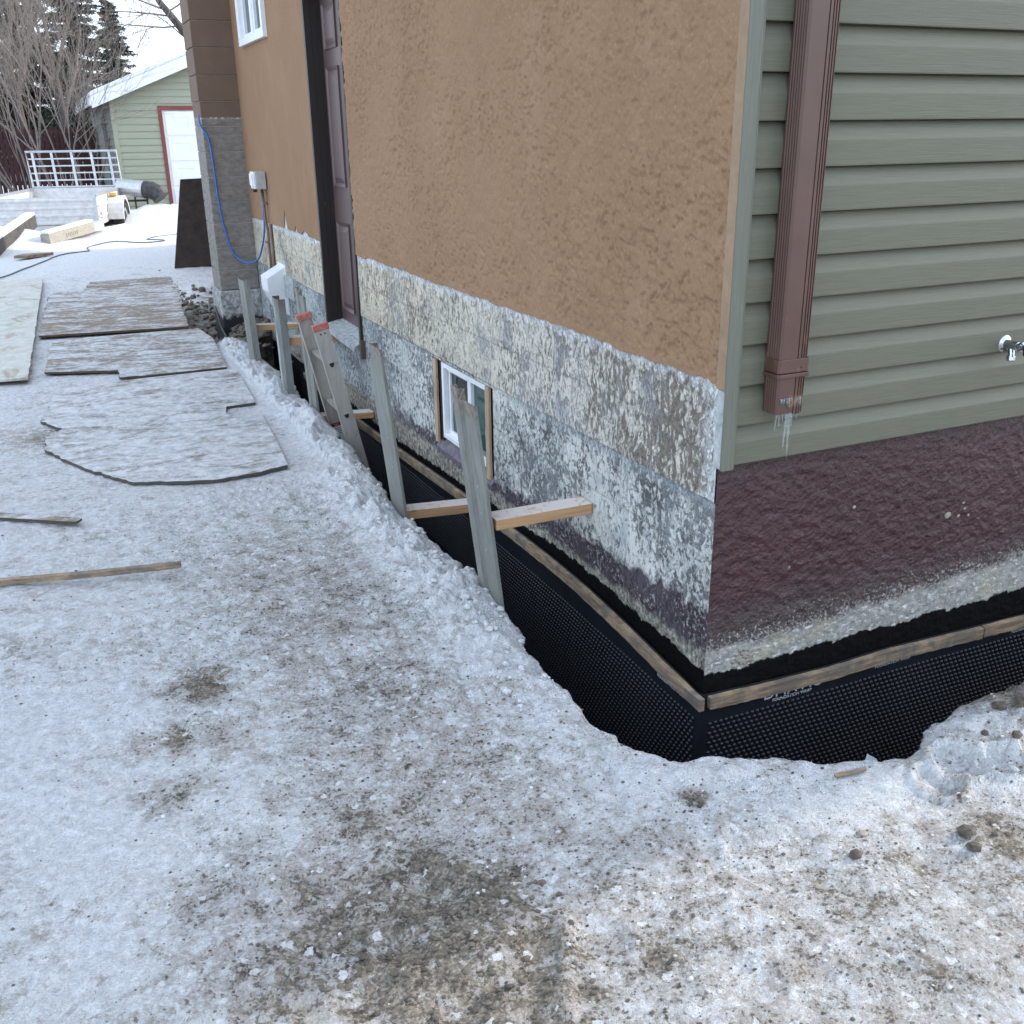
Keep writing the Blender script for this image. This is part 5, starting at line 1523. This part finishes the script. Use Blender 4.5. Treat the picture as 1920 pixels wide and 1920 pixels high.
def timber(name, label, p, q, w, h, mat, cat, snow=True):
    p = Vector(p); q = Vector(q); c = (p + q) / 2
    t = thing(name, label, cat, c)
    MB().bar(p, q, w, h).build('beam', mat, t, bevel=.01)
    if snow:
        m = MB(); m.bar(p + Vector((0, 0, h / 2 + .025)), q + Vector((0, 0, h / 2 + .025)), w * .95, .05); m.build('snow_cap', MAT['snow'], t, bevel=.02)
    return t
timber('timber_beam', 'dark heavy timber with a cap of snow at the left edge of the yard', (-2.45, 14.1, .10), (-1.85, 17.1, .30), .17, .20, MAT['timber'], 'beam')
pb = timber('packing_board', 'pale board with faded lettering lying in the snow before the trailer', (-1.68, 15.5, .12), (-.95, 16.6, .20), .16, .16, MAT['paleboard'], 'board')
m = MB(); m.bar((-.97, 16.57, .20), (-.78, 16.86, .22), .15, .14); m.build('grey_end', MAT['galv'], pb)
d = Vector((.73, 1.1, .08)).normalized(); s = d.cross(Vector((0, 0, 1))).normalized()
for k in range(7):
    c = Vector((-1.42, 15.9, .15)) + d * (.05 * k) + s * .082
    m = MB(); m.bar(c - Vector((0, 0, .035 - .01 * (k % 2))), c + Vector((0, 0, .03)), .012, .006, d); m.build('faded_lettering', MAT['darkcord'], pb)
m = MB(); m.prism([(-2.12, 13.75), (-1.95, 13.7), (-1.72, 13.86), (-1.6, 13.98), (-1.75, 14.02), (-2.0, 13.98)], .03, .07)
tag(m.build('wood_offcut', MAT['lath']), 'small orange-brown wood offcut lying in the snow at the far left', 'wood piece')

# ---------------------------------------------------------------- garage
def garage():
    x0, x1, y0, y1, hz = 0.0, 6.2, 22.0, 29.0, 2.50
    g = thing('garage', 'green sided garage with a white door and snow on its roof', 'garage', (x0, y0, 0))
    slope = .40; xr = (x0 + x1) / 2
    C = .14
    # gable planks, each its own piece
    k = 0; z = .06
    while z < hz + slope * (xr - x0) - .1:
        za = z; zc = z + C
        def xs(zz): 
            if zz <= hz: return x0 + .09, x1
            dx = (zz - hz) / slope; return x0 + dx, x1 - dx
        a, b = xs(zc)
        spans = [(a, b)]
        if za < 2.16: spans = [(a, 1.04), (3.75, b)]
        for a, b in spans:
            if b - a < .1: continue
            m = MB(); m.sweep([(0, 0), (-.030, .0), (-.024, .075), (-.008, .1415), (0, .1415)], [(a, y0, za), (b, y0, za)], (0, 1, 0), (0, 0, 1))
            m.build('siding_plank', MAT['gsiding'], g)
        z += C; k += 1
    m = MB(); m.box(x0 - .0, x0 + .10, y0 - .04, y0, .05, hz); m.build('corner_trim', MAT['gsiding'], g)
    m = MB()
    m.add([(x0, y0 + .002, 0), (x1, y0 + .002, 0), (x1, y0 + .002, hz), (xr, y0 + .002, hz + slope * (xr - x0)), (x0, y0 + .002, hz), (x0, y1, 0), (x1, y1, 0), (x1, y1, hz), (xr, y1, hz + slope * (xr - x0)), (x0, y1, hz)],
          [(0, 1, 2, 3, 4), (9, 8, 7, 6, 5), (1, 6, 7, 2)])
    m.build('wall', MAT['gsiding'], g, fix=False)
    z = .05
    while z < hz - .02:
        m = MB(); m.sweep([(0, 0), (-.03, .0), (-.008, .155), (0, .155)], [(x0, y0, z), (x0, y1, z)], (1, 0, 0), (0, 0, 1)); m.build('side_board', MAT['gside'], g)
        z += .155
    for yy in (23.6, 24.1): 
        m = MB(); m.box(x0 - .07, x0 - .02, yy, yy + .08, .1, 2.3); m.build('side_batten', MAT['gside'], g)
    # door
    m = MB(); m.box(1.05, 3.7, y0 - .01, y0 + .03, .04, 2.16); dr = m.build('garage_door', MAT['gwhite'], g)
    for r in range(4):
        za = .06 + r * .53
        for c in range(4):
            xa = 1.10 + c * .655
            m = MB(); w = .05
            o = [(xa, za), (xa + .61, za), (xa + .61, za + .50), (xa, za + .50)]
            vs = [(x, y0 - .012, z) for x, z in o] + [(x + dx, y0 - .028, z + dz) for (x, z), (dx, dz) in zip(o, ((.012, .012), (-.012, .012), (-.012, -.012), (.012, -.012)))]
            i1 = [(x + dx, y0 - .028, z + dz) for (x, z), (dx, dz) in zip(o, ((.12, .12), (-.12, .12), (-.12, -.12), (.12, -.12)))]
            i2 = [(x + dx, y0 - .016, z + dz) for (x, z), (dx, dz) in zip(o, ((.15, .15), (-.15, .15), (-.15, -.15), (.15, -.15)))]
            vs += i1 + i2; fs = []
            for q in range(4):
                j = (q + 1) % 4
                fs += [(q, j, 4 + j, 4 + q), (4 + q, 4 + j, 8 + j, 8 + q), (8 + q, 8 + j, 12 + j, 12 + q)]
            fs.append((12, 13, 14, 15)); m.add(vs, fs); m.build('door_panel', MAT['gwhite'], dr)
    m = MB(); m.box(.97, 1.05, y0 - .045, y0, .04, 2.25); m.box(3.7, 3.78, y0 - .045, y0, .04, 2.25); m.box(1.05, 3.7, y0 - .045, y0, 2.16, 2.25); m.build('door_trim', MAT['gtrim'], g)
    # roof, fascia, snow
    e = .36; oy = .32; zr = hz + slope * (xr - x0); ze = hz - slope * e
    def slab(t0, t1, ya, yb):
        m = MB()
        m.add([(x0 - e, ya, ze + t0), (xr, ya, zr + t0), (x1 + e, ya, ze + t0), (x0 - e, ya, ze + t1), (xr, ya, zr + t1), (x1 + e, ya, ze + t1)] +
              [(x0 - e, yb, ze + t0), (xr, yb, zr + t0), (x1 + e, yb, ze + t0), (x0 - e, yb, ze + t1), (xr, yb, zr + t1), (x1 + e, yb, ze + t1)],
              [(0, 1, 4, 3), (1, 2, 5, 4), (6, 9, 10, 7), (7, 10, 11, 8), (3, 4, 10, 9), (4, 5, 11, 10), (0, 6, 7, 1), (1, 7, 8, 2), (0, 3, 9, 6), (2, 8, 11, 5)])
        return m
    rf = slab(.0, .06, y0 - oy, y1 + oy).build('roof', MAT['roofshingle'], g)
    slab(-.16, .075, y0 - oy - .03, y0 - oy - .001).build('fascia', MAT['gwhite'], rf)
    slab(.061, .17, y0 - oy + .0, y1 + oy).build('roof_snow', MAT['snow'], rf, bevel=.04)
    m = MB(); m.box(x0 - e - .03, x0 - e - .001, y0 - oy, y1 + oy, ze - .1, ze + .05); m.build('fascia', MAT['gwhite'], rf)
garage()

# ---------------------------------------------------------------- fence, houses, trees
fn = thing('picket_fence', 'dark maroon picket fence behind the bare shrubs', 'fence', (-18, 27.5, 0))
m = MB(); m.prism([(0, 0), (.095, 0), (.095, .02), (0, .02)], 0, 1.0)
m.v = [(x, y, z) for x, y, z in m.v]
pk = MB(); pk.add([(-.05, 0, 0), (.05, 0, 0), (.05, 0, 1.74), (.02, 0, 1.8), (-.02, 0, 1.8), (-.05, 0, 1.74)] + [(-.05, .02, 0), (.05, .02, 0), (.05, .02, 1.74), (.02, .02, 1.8), (-.02, .02, 1.8), (-.05, .02, 1.74)],
       [(0, 1, 2, 3, 4, 5), (11, 10, 9, 8, 7, 6)] + [(i, i + 6, (i + 1) % 6 + 6, (i + 1) % 6) for i in range(6)])
p0 = pk.build('picket', MAT['fence'], None)
p0.parent = fn; p0.location = (0, 0, .1)
for k in range(1, 165):
    inst(p0, fn, (k * .118, 0, .1 + .03 * n1(k * .9, 3)))
MB().box(-18, 1.5, 27.53, 27.57, .5, .6).build('rail', MAT['fence'], fn)
MB().box(-18, 1.5, 27.53, 27.57, 1.4, 1.5).build('rail', MAT['fence'], fn)

def far_house(loc, w, d, h, label):
    t = thing('far_house', label, 'house', loc)
    x, y, z = loc
    MB().box(x, x + w, y, y + d, 0, h).build('wall', MAT['palehouse'], t)
    m = MB(); m.add([(x - .4, y - .4, h), (x + w + .4, y - .4, h), (x + w + .4, y + d + .4, h), (x - .4, y + d + .4, h), (x - .4, y + d / 2, h + 1.5), (x + w + .4, y + d / 2, h + 1.5)], [(0, 1, 5, 4), (2, 3, 4, 5), (0, 4, 3), (1, 2, 5), (3, 2, 1, 0)])
    m.build('roof', MAT['snow'], t)
    for xx in (x + w * .25, x + w * .65):
        f = MB().box(xx, xx + 1.1, y - .03, y, h * .45, h * .8).build('window', MAT['vinyl'], t)
        MB().box(xx + .08, xx + 1.02, y - .04, y - .031, h * .45 + .08, h * .8 - .08).build('pane', MAT['glass'], f)
far_house((-8, 44, 0), 8.5, 8, 2.6, 'pale house with a snowy roof far behind the fence')

def grow(mb, p, d, L, r, depth, rng, droop=0.0, split=3, twist=.5, tips=None):
    pts = [p]; rr = [r]; q = Vector(p); dd = Vector(d).normalized()
    n = 5
    for k in range(n):
        dd = (dd + Vector((rng.gauss(0, .09), rng.gauss(0, .09), rng.gauss(0, .06) + droop))).normalized()
        q = q + dd * L / n; pts.append(q.copy()); rr.append(r * (1 - .62 * (k + 1) / n))
    mb.tube(pts, rr, 5 if r > .02 else 3, False)
    if tips is not None and depth == 0: tips.append(q.copy())
    if depth > 0:
        for k in range(split):
            f = rng.uniform(.3, 1.0); i = min(n - 1, int(f * n)); b = Vector(pts[i]).lerp(Vector(pts[i + 1]), f * n - i)
            s = dd.orthogonal().normalized(); s.rotate(Matrix.Rotation(rng.uniform(0, 6.28), 3, dd))
            nd = (dd + s * twist * rng.uniform(.6, 1.4)).normalized()
            grow(mb, b, nd, L * rng.uniform(.45, .75), max(.0035, rr[i] * .55), depth - 1, rng, droop, split, twist, tips)

def shrub(loc, n, H, lean, label, seed, r0=.028, spread=.34, mat='stem'):
    rng = random.Random(seed)
    t = thing('bare_shrub', label, 'shrub', loc, 'bare shrubs behind the trailer')
    for k in range(n):
        a = rng.uniform(0, 6.28); R = rng.uniform(0, .25)
        b = Vector((loc[0] + R * math.cos(a), loc[1] + R * math.sin(a), loc[2]))
        d = Vector((lean + math.cos(a) * spread * rng.random(), math.sin(a) * spread * rng.random(), 1))
        m = MB(); grow(m, b, d, H * rng.uniform(.7, 1.1), r0 * rng.uniform(.6, 1.2), 3, rng, .01, 6, .45)
        m.build('stem', MAT[mat], t, fix=False)
shrub((-1.15, 23.2, .05), 5, 3.6, -.10, 'clump of pale bare stems right behind the middle of the trailer gate', 5)
shrub((-.45, 22.6, .05), 4, 3.2, .04, 'bare stems rising close to the garage corner', 8)
shrub((-1.85, 23.6, .05), 6, 4.0, -.22, 'bare stems leaning left behind the left half of the trailer gate', 11)
shrub((-2.6, 24.6, .05), 6, 4.6, -.16, 'tangle of grey stems at the far left in front of the fence', 14, mat='bark')

def big_bare(loc, H, lean, r, label, seed, mat='darkbark', depth=4, split=4, twist=.6):
    rng = random.Random(seed)
    t = thing('bare_tree', label, 'tree', loc)
    tr = MB(); loc = Vector(loc)
    top = loc + Vector((lean * H * .45, 0, H * .45))
    tr.tube([loc - Vector((0, 0, .2)), loc + (top - loc) * .1, loc + (top - loc) * .55, top], [r * 1.5, r * 1.1, r * .9, r * .75], 12)
    tr.build('trunk', MAT[mat], t, smooth=True, fix=False)
    c = MB(); tips = []
    for k in range(6):
        a = k * 1.05 + rng.random(); f = rng.uniform(.5, 1)
        grow(c, loc + (top - loc) * f, Vector((math.cos(a) * .55 + lean, math.sin(a) * .55, 1)), H * .42, r * .45, depth, rng, 0, split, twist, tips)
    cr = c.build('crown', MAT['bark'], t, fix=False)
    return t, cr, tips
big_bare((-2.75, 23.8, 0), 8, -.12, .20, 'thick dark trunked bare tree at the far left edge of the photo', 3)
big_bare((-1.7, 33.0, 0), 9, -.05, .16, 'bare twiggy tree behind the maroon fence', 6)
big_bare((-3.9, 31.0, 0), 9, .05, .18, 'dense brown twiggy tree behind the fence at the far left', 16)
big_bare((-.4, 36.0, 0), 8, -.05, .15, 'slender bare tree among the spruces', 26)
# the dark limb and its twigs over the garage roof
t = thing('bare_tree', 'bare tree with a dark limb and a few dead leaves leaning over the garage roof', 'tree', (4.4, 31.5, 0))
tr = MB(); tr.tube([(4.4, 31.5, -.2), (4.2, 31.5, 2), (3.7, 31.0, 3.6), (2.9, 30.6, 4.5), (2.3, 30.3, 5.2), (1.75, 30.0, 6.3), (1.45, 29.9, 7.4)], [.22, .18, .15, .12, .085, .07, .05], 10)
tr.build('trunk', MAT['darkbark'], t, smooth=True)
c = MB(); rng = random.Random(12); tips = []
for b, d, L in (((2.6, 30.45, 4.85), (-1, 0, .12), 1.9), ((2.45, 30.4, 5.0), (-1, -.2, .25), 2.2), ((2.1, 30.2, 5.6), (-1, 0, .35), 2.0), ((2.5, 30.4, 4.95), (.8, 0, .5), 1.8), ((3.4, 30.8, 4.0), (-.7, 0, .55), 1.6), ((1.9, 30.1, 5.9), (.7, 0, .5), 1.6), ((1.7, 30, 6.4), (-1, 0, .3), 2.0), ((2.9, 30.6, 4.5), (.2, 0, 1), 1.8), ((2.7, 30.5, 4.6), (-.9, .1, -.12), 1.7)):
    grow(c, Vector(b), d, L, .028, 3, rng, .0, 4, .55, tips)
cr = c.build('crown', MAT['bark'], t, fix=False)
for q in rng.sample(tips, min(16, len(tips))):
    m = MB(); s = .05
    m.add([q + Vector((0, 0, 0)), q + Vector((s, .01, -s * .7)), q + Vector((.01, .02, -s * 2)), q + Vector((-s, 0, -s * .7))], [(0, 1, 2, 3)]); m.build('leaf', MAT['leaf'], cr, fix=False)

def spruce(loc, H, R, seed):
    rng = random.Random(seed)
    t = thing('spruce_tree', '', 'tree', loc, 'spruces behind the garage and fence')
    x, y, z = loc
    MB().tube([(x, y, 0), (x, y, H)], [.17, .02], 8).build('trunk', MAT['darkbark'], t)
    m = MB()
    n = int(H * 24)
    for k in range(n):
        f = (k + rng.random()) / n; hz = .6 + (H - .7) * f
        a = rng.uniform(0, 6.28); L = R * (1 - f) ** .75 * rng.uniform(.55, 1.1) + .15
        bx, by = math.cos(a), math.sin(a)
        nt = int(7 + L * 22)
        for j in range(nt):
            g = (j + .5) / nt; sag = -.22 * L * g + .16 * L * g * g
            c = Vector((x + bx * L * g, y + by * L * g, hz + sag))
            w = .16 + .14 * (1 - g)
            for q in range(3):
                d = Vector((bx * .5 + rng.gauss(0, .6), by * .5 + rng.gauss(0, .6), rng.gauss(-.35, .3))).normalized() * w * rng.uniform(.8, 1.6)
                s = d.orthogonal().normalized() * .045; s.rotate(Matrix.Rotation(rng.uniform(0, 3.14), 3, d.normalized()))
                m.add([c - s, c + s, c + d], [(0, 1, 2)])
    m.build('crown', MAT['needle'], t, fix=False)
    return t
s0 = spruce((.35, 40, 0), 8.6, 2.0, 4)
s0['label'] = 'dark spruce directly above the eave of the garage roof'
for (x, y, k, lb) in ((-1.5, 42, 1.15, 'tall dark spruce behind the bare shrubs, left of the garage'), (2.1, 46, .82, 'smaller spruce showing over the garage roof further right'), (-4.2, 44, 1.2, 'dark spruce mostly hidden by twigs at the far left')):
    c = copy_tree(s0); c.location = (x, y, 0); c.scale = (k, k, k); c.rotation_euler = (0, 0, x * 2); c['label'] = lb
